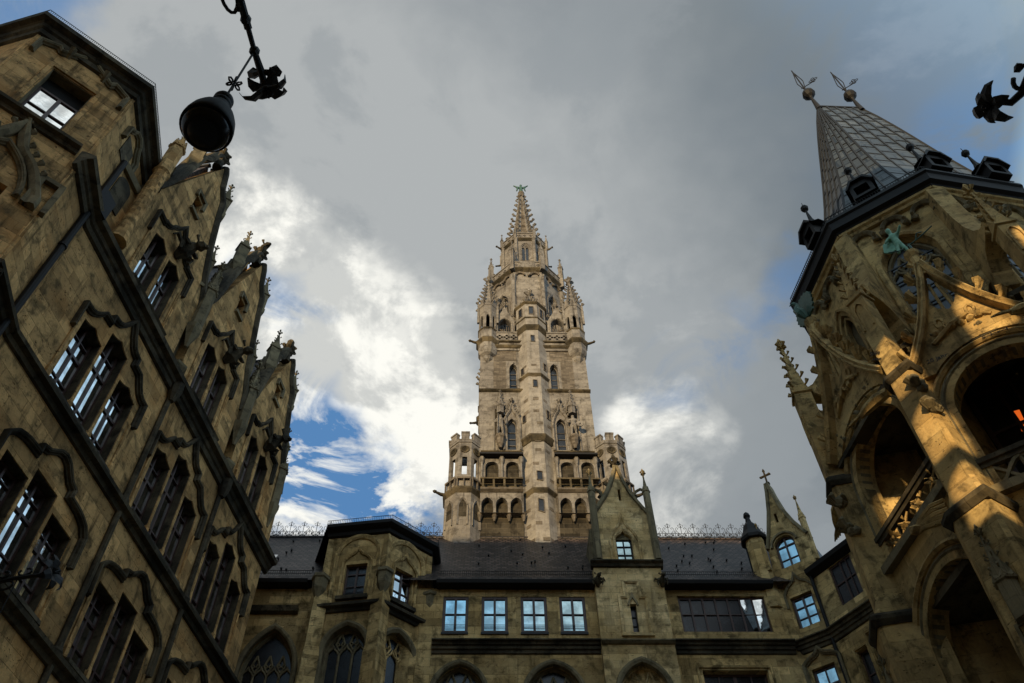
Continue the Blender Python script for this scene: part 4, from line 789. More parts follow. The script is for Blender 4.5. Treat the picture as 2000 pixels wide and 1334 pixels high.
for z0, z1, sh in ((31.0, 31.85, .06), (33.1, 33.75, .03), (35.9, 36.6, 0)): slitwin(0, .80, 0, z0, z1, .16, sh)
for z0, z1 in ((40.3, 40.95), (44.55, 45.2)): slitwin(0, .87, .02, z0, z1, .14, .02)
for z0, z1 in ((37.9, 38.6), (42.1, 42.75)): slitwin(-1, .865, .05, z0, z1, .14)
for z0, z1 in ((37.6, 38.2), (41.7, 42.3)): slitwin(1, .865, -.05, z0, z1, .14)
for k in (-1, 0, 1): slitwin(k, .92, 0, 47.35, 48.2, .16)
random.seed(5)
for k in (-1, 0, 1):
    for z in range(28, 46):
        if random.random() < .8: f = fac(k, .80 if z < 36 else .868); u = random.choice((-.16, 0, .16)) if k == 0 else random.choice((-.1, .1)); m = MB(); m.box(f, u - .16, u + .16, z + .2, z + .42, -.03, .006); obj('brown_stone', m, ST_TOWERB, tw)
# --- gallery with blind arches between the turrets
for s_ in (-1, 1):
    a, b = (-3.0, -.86) if s_ < 0 else (.86, 3.0)
    cs_ = [a + (b - a) * (i + .5) / 3 for i in range(3)]
    m = MB(); m.prism(TF, rect(a, b, 31.0, 32.3), .03, .34, [hole_of(pointed(c, .29, 31.55, 32.0), 31.001) for c in cs_]); obj('corbel_arcade', m, ST_TOWER, tw)
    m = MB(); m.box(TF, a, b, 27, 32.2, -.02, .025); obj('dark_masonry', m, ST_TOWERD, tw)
    for i in range(4): c = a + (b - a) * i / 3; mm = MB(); mm.lathe(TF.at(c, 0, .16), [(.04, 30.6), (.12, 30.9), (.16, 31.1)], 6); obj('corbel', mm, ST_TOWERB, tw)
    m = MB(); m.mold(TF, [(a, 32.45), (b, 32.45)], [(-.22, -.02), (-.12, .36), (-.02, .50), (.08, .50), (.12, -.02)]); obj('gallery_floor', m, ST_TOWERB, tw)
    m = MB(); m.box(TF, a, b, 33.12, 33.22, .38, .50)
    for i in range(8):
        u = a + (b - a) * (i + .5) / 8
        if i % 2 == 0: m.box(TF, u - .05, u + .05, 32.55, 33.12, .40, .48)
    obj('gallery_railing', m, SOOT_SHADE, tw)
    m = MB(); m.box(TF, a, b, 32.56, 33.6, .02, .05); obj('gallery_recess', m, SOOT_SHADE, tw)  # dark sheet paints the shade in the gallery void
    bc = [a + (b - a) * q for q in (.27, .76)]
    m = MB(); m.prism(TF, rect(a, b, 33.25, 34.8), .03, .28, [hole_of(rounded(c, .33, 34.2, 10), 33.251) for c in bc]); obj('blind_arcade', m, ST_TOWER, tw)
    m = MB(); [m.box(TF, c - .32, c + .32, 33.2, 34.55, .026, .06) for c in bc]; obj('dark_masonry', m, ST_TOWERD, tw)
    for i, q in enumerate((.03, .51, .97)): c = a + (b - a) * q; mm = MB(); mm.lathe(TF.at(c, 0, .34), [(.08, 33.25), (.06, 33.5), (.06, 34.3), (.12, 34.45), (.14, 34.75)], 6); obj('column', mm, ST_TOWER, tw)
    m = MB(); m.prism(TF, rect(a - .05, b + .05, 34.78, 34.9), .0, .62); m.add([TF.at(a - .05, 34.9, .62), TF.at(b + .05, 34.9, .62), TF.at(b, 35.5, .02), TF.at(a, 35.5, .02)], [(0, 1, 2, 3)]); obj('gallery_roof', m, EAVE, tw)
    m = MB(); m.mold(TF, [(a, 35.5), (b, 35.5)], [(-.1, .0), (-.02, .12), (.04, .12), (.06, -.02)]); obj('string_course', m, SOOT_SHADE, tw)
# --- battlemented corner turrets of the gallery
for s_ in (-1, 1):
    c = TF.at(s_ * 3.83, 0, -.42); m = MB(); octz(m, c, .92, 27, 32.3); octz(m, c, .86, 32.3, 33.2)
    k8 = 1 / math.cos(R(22.5))
    fs_ = []
    for k in range(8):
        f = Fr(87.51 + 45 * k, 0); f.perp = c.dot(f.n) + .82; f.u0 = c.dot(f.t); hw = .82 * math.tan(R(22.5)); fs_.append(f)
        hole = [rect(-.13, .13, 33.5, 34.75)] if k in (0, 1, 7) else [rect(-.30, .30, 34.3, 35.7)] if k in (3, 4, 5) else []
        m.prism(f, rect(-hw, hw, 33.2, 36.0), -.14, 0, hole)
        m.box(f, -hw * .62, hw * .62, 35.99, 36.5, -.16, .05); m.box(f, -hw * 1.05, hw * 1.05, 35.82, 36.05, -.15, .04)
        m.box(f, -hw * .68, hw * .68, 36.48, 36.58, -.18, .09)
    obj('corner_turret', m, ST_TOWER, tw)
    m = MB(); oct_ring(m, c, .90, 32.5, .4, .14); obj('turret_ledge', m, SOOT_SHADE, tw)
    for k in (-1, 0, 1):
        f = fs_[k % 8]; mm = MB(); mm.mold(f, arc(0, 35.3, .22, 0, 345, 12), [(-.03, -.01), (-.03, .05), (.04, .05), (.04, -.01)], True); mm.prism(f, arc(0, 35.3, .17, 0, 340, 10), .0, .012)
        for j in range(4): a = R(45 + 90 * j); mm.mold(f, arc(.09 * math.cos(a), 35.3 + .09 * math.sin(a), .07, 0, 330, 8), [(-.015, 0), (-.015, .04), (.015, .04), (.015, 0)], True)
        obj('quatrefoil', mm, SOOT_SHADE, tw)
        f2_ = Fr(f.az, f.perp + .10, f.u0); mm = MB(); pa = pointed(0, .22, 31.2, 31.75); mm.mold(f2_, [(-.22, 30.1)] + pa + [(.22, 30.1)], [(-.03, -.01), (-.03, .03), (.05, .07), (.05, -.01)]); obj('blind_arch', mm, ST_TOWER, tw)
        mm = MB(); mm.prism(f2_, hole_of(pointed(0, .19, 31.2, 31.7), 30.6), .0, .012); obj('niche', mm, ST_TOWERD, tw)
        mm = MB(); f3_ = Fr(f.az, f.perp, f.u0); mm.box(f3_, -.36, .36, 33.05, 33.16, .08, .2); [mm.box(f3_, u - .03, u + .03, 32.5, 33.06, .1, .18) for u in (-.33, 0, .33)]; obj('gallery_railing', mm, ST_TOWERB, tw)
    m = MB(); q = c + TF.t * s_ * .8 + TF.n * .3 + V((0, 0, 32.5)); o_ = (TF.t * s_ + TF.n * .3).normalized(); m.tube([q, q + o_ * .35, q + o_ * .6 + V((0, 0, .08))], [.12, .1, .07], 6); m.blob(q + o_ * .68 + V((0, 0, .1)), .11); obj('gargoyle', m, SOOT_SHADE, tw)
# --- bell gallery: corner turrets, pierced parapet, great arches
m = MB(); m.box(TF, -3.1, 3.1, 44.2, 45.0, -6.2, .08); obj('gallery_base', m, ST_TOWER, tw)
m = MB(); m.mold(TF, [(-3.1, 44.55), (3.1, 44.55)], [(-.25, -.02), (-.1, .14), (-.02, .2), (.08, .2), (.1, -.02)]); m.mold(TF, [(-3.1, 45.02), (3.1, 45.02)], [(-.1, -.02), (-.04, .18), (.04, .2), (.06, -.02)]); obj('string_course', m, SOOT_SHADE, tw)
for s_ in (-1, 1):
    a, b = (-2.2, -.9) if s_ < 0 else (.9, 2.2); n_ = 3; m = MB()
    hs = []
    for i in range(n_): 
        cu = a + (b - a) * (i + .5) / n_
        for dx, dz in ((0, .16), (0, -.16), (.13, 0), (-.13, 0)): hs.append(arc(cu + dx, 45.47 + dz, .085, 0, 330, 8))
    m.prism(TF, rect(a, b, 45.06, 45.9), -.1, .12, hs); m.box(TF, a, b, 45.88, 45.98, -.12, .16); obj('pierced_parapet', m, ST_TOWER, tw)
    c = s_ * 1.66; ha = hole_of(pointed(c, .40, 47.0, 47.6), 45.9); gpz = [(c - .62, 45.9), (c + .62, 45.9), (c + .62, 47.4), (c + .2, 48.4), (c, 49.0), (c - .2, 48.4), (c - .62, 47.4)]
    m = MB(); m.prism(TF, gpz, -.45, -.05, [ha]); obj('bell_arch', m, ST_TOWER, tw)
    m = MB(); [m.tube([TF.at(c - .36 + .12 * i, 45.9, -.3), TF.at(c - .36 + .12 * i, 46.95 + (.12 if s_ * (3 - i) > 0 else -.1), -.3)], .022, 5) for i in range(7)]; m.tube([TF.at(c - .4, 46.55 - s_ * .28, -.28), TF.at(c + .4, 46.55 + s_ * .28, -.28)], .05, 5); obj('stair_railing', m, ST_TOWERB, tw)
    m = MB(); m.mold(TF, [(c - .42, 45.95)] + pointed(c, .42, 47.0, 47.62) + [(c + .42, 45.95)], [(0, -.06), (0, .0), (.08, .03), (.08, -.06)]); obj('arch_moulding', m, ST_TOWER, tw); m = MB(); m.finial(TF.at(c, 48.9, -.2), .8)
    obj('gablet_finial', m, ST_TOWER, tw)
    for q, sg in (((c - .62, 47.5), -1), ((c - .36, 48.0), -1), ((c + .62, 47.5), 1), ((c + .36, 48.0), 1)): m = MB(); m.crocket(TF.at(q[0], q[1], -.15), TF.t * sg, .22); obj('crocket', m, ST_TOWER, tw)
for sx, wv in ((-1, .0), (1, .0), (-1, -6.2), (1, -6.2)):
    c = TF.at(sx * 2.72, 0, wv - .15); m = MB(); k8 = 1 / math.cos(R(22.5)); ap = .56
    m.lathe(c, [(.10, 42.9), (.22, 43.2), (.34, 43.35), (.36, 43.6), (.52, 43.75), (ap * k8, 44.0), (ap * k8, 46.0)], 8, RT0 + R(22.5))
    for k in range(8):
        f = Fr(87.51 + 45 * k, 0); f.perp = c.dot(f.n) + ap; f.u0 = c.dot(f.t); hw = ap * math.tan(R(22.5))
        m.prism(f, rect(-hw, hw, 45.9, 48.6), -.12, 0, [hole_of(pointed(0, .11, 47.25, 47.5), 46.15)])
        m.add([f.at(-hw, 48.5, .03), f.at(hw, 48.5, .03), f.at(0, 49.4, .05), f.at(-hw, 48.5, -.15), f.at(hw, 48.5, -.15), f.at(0, 49.4, -.15)], [(0, 1, 2), (5, 4, 3), (0, 2, 5, 3), (1, 4, 5, 2), (0, 3, 4, 1)])
    obj('corner_turret', m, ST_TOWER, tw)
    for a_ in ((45.0, .35, .14), (46.1, .12, .05)): m = MB(); oct_ring(m, c, ap, *a_); obj('turret_ledge', m, SOOT_SHADE, tw)
    m = MB(); m.lathe(c, [(.50, 48.5), (.30, 50.2), (.10, 51.6)], 8, RT0 + R(22.5))
    for j in range(8):
        a = RT0 + R(22.5 + 45 * j); e = V((math.cos(a), math.sin(a), 0))
        for i in range(6): q = (i + .4) / 6; m.crocket(c + e * (.50 * (1 - q) + .09) + V((0, 0, 48.7 + 2.9 * q)), e, .24 - .1 * q)
    m.finial(c + V((0, 0, 51.5)), 1.3); obj('turret_spire', m, ST_TOWER, tw)
    for j in (0, 2, 5, 7) if wv == 0 else ():
        a = RT0 + R(22.5 + 45 * j); m = MB(); m.pinnacle(c + V((math.cos(a), math.sin(a), 0)) * .66, .13, 46.9, 48.7, 49.4, 49.75, 0, 4, 0, False); obj('small_pinnacle', m, ST_TOWER, tw)
    m = MB(); o_ = (TF.t * sx + TF.n * (.25 if wv == 0 else -.3)).normalized(); q = c + o_ * .55 + V((0, 0, 45.0)); m.tube([q, q + o_ * .3, q + o_ * .5 + V((0, 0, .05))], [.1, .09, .07], 6); m.blob(q + o_ * .56 + V((0, 0, .08)), .1); obj('gargoyle', m, SOOT_SHADE, tw)
# --- octagon
def octf(k, ap): f = Fr(87.51 + 45 * k, 0); f.perp = TC.dot(f.n) + ap; f.u0 = TC.dot(f.t); return f
AP = 2.38; hw = AP * math.tan(R(22.5)); zb, zt = 45.0, zz(53.25, -.8)
for k in range(8):
    f = octf(k, AP); hs = [hole_of(pointed(0, .50, 51.0, 52.2), 48.6)] if k % 2 else []
    m = MB(); m.prism(f, rect(-hw, hw, zb, zt), -.35, 0, hs); obj('octagon_wall', m, ST_TOWER, tw)
    if hs:
        tracery(tw, f, 0, .48, 51.0, 52.15, -.15, ST_TOWER, 48.65, 3, .05)
        m = MB(); m.mold(f, [(-.52, 48.6)] + pointed(0, .52, 51.0, 52.25) + [(.52, 48.6)], [(0, -.02), (0, .06), (.12, .09), (.16, -.02)]); obj('arch_moulding', m, ST_TOWER, tw)
    a = R(-(87.51 + 45 * k) + 0); e = (octf(k, 1).n + octf(k + 1, 1).n).normalized(); q = V((TC.x, TC.y, 0)) + e * (AP / math.cos(R(22.5)) + .05)
    m = MB(); m.lathe(q, [(.17, 47), (.17, 53.0), (.28, 53.6)], 6); obj('corner_shaft', m, ST_TOWER, tw)
    m = MB()                                    # little arches under the parapet
    for c in ((-.5, .5) if True else ()): m.mold(f, rounded(c, .26, zt - .75, 8), [(-.02, -.02), (-.02, .12), (.09, .18), (.09, -.02)]); m.blob(f.at(c - .42, zt - .8, .12), .12)
    obj('arch_frieze', m, ST_TOWERB, tw)
m = MB(); oct_ring(m, TC, AP, zt + .12, .35, .22); obj('string_course', m, SOOT_SHADE, tw)
def par(ap, z0, z1, nq, nm):
    for k in range(8):
        f = octf(k, ap); h_ = ap * math.tan(R(22.5)); hs = []
        for i in range(nq):
            cu = -h_ + 2 * h_ * (i + .5) / nq; s4 = min(.085, h_ / nq * .22)
            for dx, dz in ((0, s4 * 1.8), (0, -s4 * 1.8), (s4 * 1.5, 0), (-s4 * 1.5, 0)): hs.append(arc(cu + dx, (z0 + z1) / 2 + dz, s4, 0, 315, 7))
        m = MB(); m.prism(f, rect(-h_, h_, z0, z1), -.12, 0, hs); m.box(f, -h_ - .03, h_ + .03, z1, z1 + .1, -.16, .05); obj('pierced_parapet', m, ST_TOWER, tw)
par(AP + .12, zt + .14, zt + .86, 4, 0)
for k in range(8):
    e = (octf(k, 1).n + octf(k + 1, 1).n).normalized(); q = V((TC.x, TC.y, 0)) + e * ((AP + .16) / math.cos(R(22.5)))
    m = MB(); m.pinnacle(q, .30, zt - .2, zt + 2.4, zt + 3.3, zt + 3.7, math.atan2(e.y, e.x), 4, 2); obj('pinnacle', m, ST_TOWER, tw)
    m = MB(); m.tube([q + V((0, 0, zt + 1.7)), q - e * .4 + V((0, 0, zt + 1.55)), q - e * .85 + V((0, 0, zt + 1.75))], .07, 5); m.tube([q + V((0, 0, zt + 1.2)), q - e * .4 + V((0, 0, zt + 1.0)), q - e * .85 + V((0, 0, zt + 1.6))], .06, 5); obj('flying_arch', m, ST_TOWER, tw)
    if k in (1, 6): pass
m = MB(); f = octf(0, AP + .13); m.prism(f, rect(-.55, .55, zt + .15, zt + .9), .0, .06); obj('parapet_panel', m, ST_TOWER, tw)
A2 = 1.58; h2 = A2 * math.tan(R(22.5)); z2a, z2b = zt, zz(57.35, -1.6)
for k in range(8):
    f = octf(k, A2); m = MB(); hs = [hole_of(pointed(0, .33, z2b - 1.1, z2b - .45), z2a + 1.0)]
    m.prism(f, rect(-h2, h2, z2a, z2b), -.25, 0, hs); obj('upper_octagon_wall', m, ST_TOWER, tw)
    tracery(tw, f, 0, .31, z2b - 1.1, z2b - .47, -.1, ST_TOWER, z2a + 1.0, 2, .04)
    e = (f.n + octf(k + 1, 1).n).normalized(); q = V((TC.x, TC.y, 0)) + e * (A2 / math.cos(R(22.5)) + .04); m = MB(); m.lathe(q, [(.14, z2a), (.14, z2b - .2), (.22, z2b)], 6); obj('corner_shaft', m, ST_TOWER, tw)
    if k in (0, 2, 6): pass
    m = MB(); q2 = q + V((0, 0, z2b)); m.tube([q2, q2 + e * .3, q2 + e * .5 + V((0, 0, .1))], [.1, .08, .06], 5); m.blob(q2 + e * .55 + V((0, 0, .12)), .09)
    if k in (1, 2, 5, 6): obj('gargoyle', m, SOOT_SHADE, tw)
    m = MB(); q = V((TC.x, TC.y, 0)) + e * ((A2 + .14) / math.cos(R(22.5))); m.pinnacle(q, .19, z2b, z2b + 1.2, z2b + 1.9, z2b + 2.2, math.atan2(e.y, e.x), 4, 1); obj('pinnacle', m, ST_TOWER, tw)
m = MB(); oct_ring(m, TC, A2, z2b + .1, .3, .16); obj('string_course', m, SOOT_SHADE, tw)
par(A2 + .10, z2b + .12, z2b + .75, 3, 1)
m = MB(); f = octf(0, A2); m.prism(f, [(-.72, zt + .15), (.72, zt + .15), (.72, zt + .6), (.40, zt + 1.25), (-.40, zt + 1.25), (-.72, zt + .6)], .0, .7, [rect(-.11, .11, zt + .4, zt + 1.0), rect(-.55, -.33, zt + .3, zt + .62), rect(.33, .55, zt + .3, zt + .62)]); obj('dormer', m, ST_TOWER, tw)
m = MB(); m.prism(f, [(-.82, zt + .58), (-.44, zt + 1.36), (.44, zt + 1.36), (.82, zt + .58), (.72, zt + .55), (.38, zt + 1.26), (-.38, zt + 1.26), (-.72, zt + .55)], -.05, .78); obj('dormer_roof', m, ST_TOWERB, tw)
# spire
sz0, sz1 = z2b + .3, zz(64.0, -3.15); m = MB(); k8 = 1 / math.cos(R(22.5)); r0 = 1.02
for k in range(8):                              # pierced spire: eight ribs with open panels between
    f = octf(k, 0); e = (f.n + octf(k + 1, 1).n).normalized(); b = V((TC.x, TC.y, 0))
    m.tube([b + e * r0 * k8 + V((0, 0, sz0)), b + e * r0 * k8 * .52 + V((0, 0, sz0 + (sz1 - sz0) * .47)), b + e * .13 + V((0, 0, sz1))], [.11, .09, .07], 5)
    for i in range(11): q = (i + .5) / 11; m.crocket(b + e * (r0 * k8 * (1 - q) + .14) + V((0, 0, sz0 + (sz1 - sz0) * q)), e, .36 - .16 * q)
obj('spire_rib', m, ST_TOWER, tw)
m = MB(); m.lathe(TC, [(r0 * .95 * k8, sz0 - .6), (r0 * .95 * k8, sz0), (.10, sz1)], 8, RT0 + R(22.5)); obj('spire', m, ST_TOWERB, tw)
m = MB()
for k in range(8):
    f = octf(k, 0)
    for i in range(6):
        q = (i + .35) / 6.6; r_ = r0 * (1 - q) * .97 + .04; z = sz0 + (sz1 - sz0) * q; c = V((TC.x, TC.y, z)) + f.n * r_; s4 = .26 * (1 - q) * r0 / 1.0 * .8; up_ = (V((0, 0, 1)) * (sz1 - sz0) - f.n * r0).normalized()
        m.tube([c + f.t * s4 * math.cos(a * math.pi / 3) + up_ * s4 * math.sin(a * math.pi / 3) for a in range(7)], .045, 4)
obj('spire_tracery', m, ST_TOWERB, tw)
m = MB(); m.lathe(TC, [(.12, sz1 - .4), (.30, sz1 - .2), (.34, sz1), (.2, sz1 + .12), (.26, sz1 + .3), (.3, sz1 + .5), (.16, sz1 + .62)], 8); obj('spire_cap', m, ST_TOWERB, tw)
# statues
def knight(name, base, facing, side, h=1.62):
    k = h / 1.75; P_ = lambda a, b, z: base + (side * a + facing * b) * k + V((0, 0, z * k))
    J = [(P_(0, 0, .95), .15, .8), (P_(0, 0, 1.2), .155, .8), (P_(0, .02, 1.42), .17, .75), (P_(0, .03, 1.53), .065), (P_(0, .05, 1.66), .11), (P_(0, .05, 1.77), .085),
         (P_(-.22, .02, 1.42), .075), (P_(-.31, .05, 1.15), .058), (P_(-.16, .22, 1.05), .045), (P_(.22, .02, 1.42), .075), (P_(.33, .02, 1.15), .06), (P_(.32, .14, .92), .045),
         (P_(-.10, .0, .85), .11), (P_(-.12, .05, .48), .08), (P_(-.13, .0, .08), .06), (P_(-.15, .14, .03), .05), (P_(.10, 0, .85), .11), (P_(.13, .02, .48), .08), (P_(.15, -.02, .08), .06), (P_(.19, .12, .03), .05)]
    E_ = [(0, 1), (1, 2), (2, 3), (3, 4), (4, 5), (2, 6), (6, 7), (7, 8), (2, 9), (9, 10), (10, 11), (0, 12), (12, 13), (13, 14), (14, 15), (0, 16), (16, 17), (17, 18), (18, 19)]
    o = figure(name, J, E_, ST_TOWER); return o, P_
k1, P1_ = knight('statue', TF.at(-1.98, 36.48, .24), TF.n, TF.t)
tag(k1, 'stone knight with a lance in the left niche of the tall tower', 'statue')
m = MB(); m.tube([P1_(-.2, .26, .0), P1_(-.14, .22, 1.7)], .025, 5); obj('lance', m, ST_TOWER, k1)
k2, P2_ = knight('statue', TF.at(1.98, 36.48, .24), TF.n, TF.t)
tag(k2, 'stone knight with a round shield in the right niche of the tall tower', 'statue')
m = MB(); c = P2_(.36, .2, .85); m.add([], []); ff = Fr(87.51, 0); ff.perp = c.dot(ff.n); ff.u0 = c.dot(ff.t); m.prism(ff, arc(0, c.z, .2, 0, 345, 14), .0, .06); m.blob(c + ff.n * .07, .06); obj('shield', m, ST_TOWER, k2)
bz = sz1 + .6; P_ = lambda a, b, z: V((TC.x, TC.y, bz)) + TF.t * a + TF.n * b + V((0, 0, z))
J = [(P_(0, 0, .5), .17, .9), (P_(0, 0, .12), .24, .9), (P_(0, 0, .95), .15, .8), (P_(0, .02, 1.14), .07), (P_(0, .03, 1.32), .14), (P_(0, .03, 1.45), .09), (P_(-.26, .02, .98), .08), (P_(-.5, .06, 1.1), .065), (P_(-.66, .1, 1.18), .05), (P_(.26, .02, .98), .08), (P_(.48, .06, 1.12), .065), (P_(.62, .1, 1.24), .05), (P_(-.3, .05, .65), .13, .5), (P_(.3, .05, .65), .13, .5), (P_(-.36, .05, .3), .1, .5), (P_(.36, .05, .3), .1, .5)]
o = figure('spire_statue', J, [(0, 1), (0, 2), (2, 3), (3, 4), (4, 5), (2, 6), (6, 7), (7, 8), (2, 9), (9, 10), (10, 11), (6, 12), (9, 13), (12, 14), (13, 15)], BRONZED)
tag(o, 'small dark bronze figure with raised arms on the very tip of the tower spire', 'statue')
# ================================================================== octagonal stair tower on the right
OC = V((14.55, 17.775, 0))
rt = thing('stair_tower', 'octagonal ochre stair tower with open arched loggias and a steep grey metal roof', 'tower', OC)
def rfr(az, a): f = Fr(az, 0); f.perp = OC.dot(f.n) + a; f.u0 = OC.dot(f.t); return f
AZ = {'A2': 214, 'A': 169, 'B': 124, 'C': 79}
UP, LO = 3.65, 4.9; T8 = math.tan(R(22.5))
STEP = {'A2': 1.6, 'A': 1.0, 'B': 0.0, 'C': -1.0}
# --- upper storey
for k, az in AZ.items():
    f = rfr(az, UP); hw = UP * T8; c = -.12
    if k == 'B' or k == 'C': hs = [hole_of(pointed(c, .86, 24.9, 26.15), 20.8), hole_of(pointed(1.22, .22, 21.9, 22.45), 20.4), hole_of(pointed(-1.28, .22, 21.9, 22.5), 20.4)]
    elif k == 'A': hs = [hole_of(pointed(-.30, .42, 24.7, 25.6), 20.6)]
    else: hs = []
    m = MB(); m.prism(f, rect(-hw, hw, 20.15, 27.6), -.45, 0, hs); obj('wall', m, ST_RIGHT, rt)
    if k in 'BC':
        tracery(rt, f, c, .82, 24.6, 26.05, -.28, SOOTM, 20.9, 3, .06)
        m = MB(); m.mold(f, [(c - .90, 20.5)] + pointed(c, .90, 24.9, 26.22) + [(c + .90, 20.5)], [(-.10, -.25), (-.04, -.05), (-.03, .08), (.05, .12), (.14, .10), (.18, .02), (.18, -.02)]); obj('arch_moulding', m, ST_RIGHT, rt)
        m = MB(); [m.box(f, c - .8, c + .8, z, z + .05, -.27, -.22) for z in (21.6, 22.3, 23.0, 23.7, 24.4, 25.1)]; obj('glazing_bar', m, IRON, rt)
        for h in hs[1:]: cu = (h[0][0] + h[-1][0]) / 2; m = MB(); m.prism(f, hole_of(pointed(cu, .2, 21.9, 22.4), 20.35), -.44, -.40); obj('niche', m, DARK, rt)
    if k == 'A':
        for i, o_ in enumerate((.10, -.02, -.14)): m = MB(); m.mold(f, [(-.30 - .42 - o_, 20.4)] + pointed(-.30, .42 + o_, 24.7, 25.6 + o_ * 1.6) + [(-.30 + .42 + o_, 20.4)], [(-.05, -.1 - .1 * i), (-.05, .08 - .1 * i), (.03, .10 - .1 * i), (.06, -.1 - .1 * i)]); obj('arch_moulding', m, ST_RIGHT, rt)
        m = MB(); m.prism(f, hole_of(pointed(-.3, .4, 24.7, 25.6), 20.6), -.43, -.34); obj('niche', m, SOOTM, rt)
    for i in range(3):                          # corbel arches under the eaves
        cu = -hw + 2 * hw * (i + .5) / 3; m = MB(); ra = rounded(cu, .30, 26.75, 10)
        m.mold(f, [(cu - .36, 26.55)] + ra + [(cu + .36, 26.55)], [(-.02, -.02), (-.02, .10), (.06, .18), (.10, .16), (.10, -.02)]); obj('corbel_arch', m, SOOTM, rt)
        for sg in (-.36, .36): m2 = MB(); m2.blob(f.at(cu + sg, 26.55, .10), .15, .35); m2.crocket(f.at(cu + sg, 26.5, .05), f.n, .2); obj('carved_corbel', m2, SOOTM, rt)
    m = MB(); m.mold(f, [(-hw - .08, 27.25), (hw + .08, 27.25)], [(-.08, -.02), (-.04, .12), (.06, .16), (.12, .24), (.2, .26), (.2, -.02)]); obj('frieze_moulding', m, ST_RIGHT, rt)
m = MB(); k8 = 1 / math.cos(R(22.5)); RR = R(-(124 - 22.5))
m.lathe(OC, [((UP + .20) * k8, 27.40), ((UP + .28) * k8, 27.55), ((UP + .42) * k8, 27.62), ((UP + .45) * k8, 27.95), ((UP + .52) * k8, 28.02), ((UP + .50) * k8, 28.16), (3.2, 28.1)], 8, RR); obj('eaves_gutter', m, EAVE, rt)
# --- roof: steep hipped spire roof with a short ridge
PA, PB = atz(1597, 208, 40.0), atz(1680, 211, 40.0); ZR = 28.12
kk = [OC + V((math.cos(R(a)) * 3.64, -math.sin(R(a)) * 3.64, ZR)) for a in (191.5, 146.5, 101.5, 56.5, 11.5, -33.5, -78.5, -123.5)]
kk[3] += rfr(79, 0).t * 3.0; kk[4] += rfr(79, 0).t * 3.0
m = MB(); top_of = [PA, PA, PA, PB, PB, PB, PB, PA]
def hip(i, q): b = kk[i]; t = top_of[i]; p_ = b.lerp(t, q); o_ = (b - OC); o_.z = 0; o_.normalize(); return p_ - o_ * .62 * math.sin(min(q / .9, 1) * math.pi) ** .8 * (1 - q)
NS = 7; rings = [[hip(i, j / NS) for i in range(8)] for j in range(NS + 1)]
m.loft(rings, False); obj('roof', m, SLATE, rt)
m = MB()
for i in range(8): m.tube([hip(i, j / 10) for j in range(11)], .055, 5)
m.tube([PA, PB], .06, 6); obj('roof_seam', m, IRON, rt)
m = MB()
for i in (0, 1, 2):
    nu = 4 if i < 2 else 5
    for s_ in range(1, nu):
        q = s_ / nu; m.tube([hip(i, j / 9).lerp(hip((i + 1) % 8, j / 9), q) for j in range(10)], .05, 4)
    for j in range(1, 15):                      # staggered cross seams
        for s_ in range(nu):
            qz = (j + (.5 if s_ % 2 else 0)) / 15; a_, b_ = hip(i, qz), hip((i + 1) % 8, qz); m.tube([a_.lerp(b_, s_ / nu), a_.lerp(b_, (s_ + 1) / nu)], .034, 4)
obj('standing_seam', m, IRON, rt)
for p_, nm in ((PA, 0), (PB, 1)):
    m = MB(); m.lathe(p_, [(.14, p_.z - .3), (.10, p_.z + .3), (.06, p_.z + 1.0), (.10, p_.z + 1.1), (.20, p_.z + 1.2), (.30, p_.z + 1.4), (.26, p_.z + 1.62), (.10, p_.z + 1.78), (.035, p_.z + 1.85), (.03, p_.z + 4.4), (.0, p_.z + 4.6)], 10)
    z = p_.z; s_ = V((.82, -.57, 0))
    for sg in (-1, 1): m.tube([p_ + V((0, 0, 1.9)), p_ + V((0, 0, 2.9)) + s_ * .14 * sg, p_ + V((0, 0, 3.2)) + s_ * .12 * sg, p_ + V((0, 0, 4.3))], .022, 4)
    m.tube([p_ + V((0, 0, 2.3)) - s_ * .12, p_ + V((0, 0, 2.3)) + s_ * .55], .022, 4)
    for a in range(4): c_ = p_ + V((0, 0, 2.45)) + s_ * .52 + (s_ * math.cos(a * 1.57) + V((0, 0, 1)) * math.sin(a * 1.57)) * .13; m.tube([c_ + (s_ * math.cos(b) + V((0, 0, 1)) * math.sin(b)) * .08 for b in [x * 1.05 for x in range(7)]], .018, 4)
    obj('roof_finial', m, EAVE, rt)
def lucarne(pos, o_):
    o_ = V((o_.x, o_.y, 0)).normalized(); f = Fr(0, 0); f.n = o_; f.t = V((-o_.y, o_.x, 0)); f.perp = pos.dot(o_); f.u0 = pos.dot(f.t); z = pos.z
    m = MB(); m.prism(f, [(-.38, z), (.38, z), (.38, z + .62), (.22, z + .85), (-.22, z + .85), (-.38, z + .62)], -1.2, .0, [rect(-.24, .24, z + .12, z + .6)]); m.box(f, -.26, .26, z + .1, z + .65, -.3, -.25)
    m.prism(f, [(-.50, z + .52), (-.44, z + .52), (-.2, z + .88), (.2, z + .88), (.44, z + .52), (.50, z + .52), (.26, z + .98), (-.26, z + .98)], -1.3, .12)
    c = f.at(0, 0, -.45); m.lathe(c, [(.42, z + .95), (.20, z + 1.15), (.08, z + 1.6), (.035, z + 2.2), (.04, z + 2.25), (.12, z + 2.33), (.15, z + 2.45), (.10, z + 2.56), (.015, z + 2.6), (.01, z + 2.85)], 8); return obj('lucarne', m, EAVE, rt)
for px, py, z, az in ((1690, 378, 28.5, 124), (1842, 325, 28.4, 79), (1958, 338, 28.4, 79), (1585, 470, 28.3, 169)):
    q = atz(px, py, z); lucarne(q, rfr(az, 0).n)
m = MB()
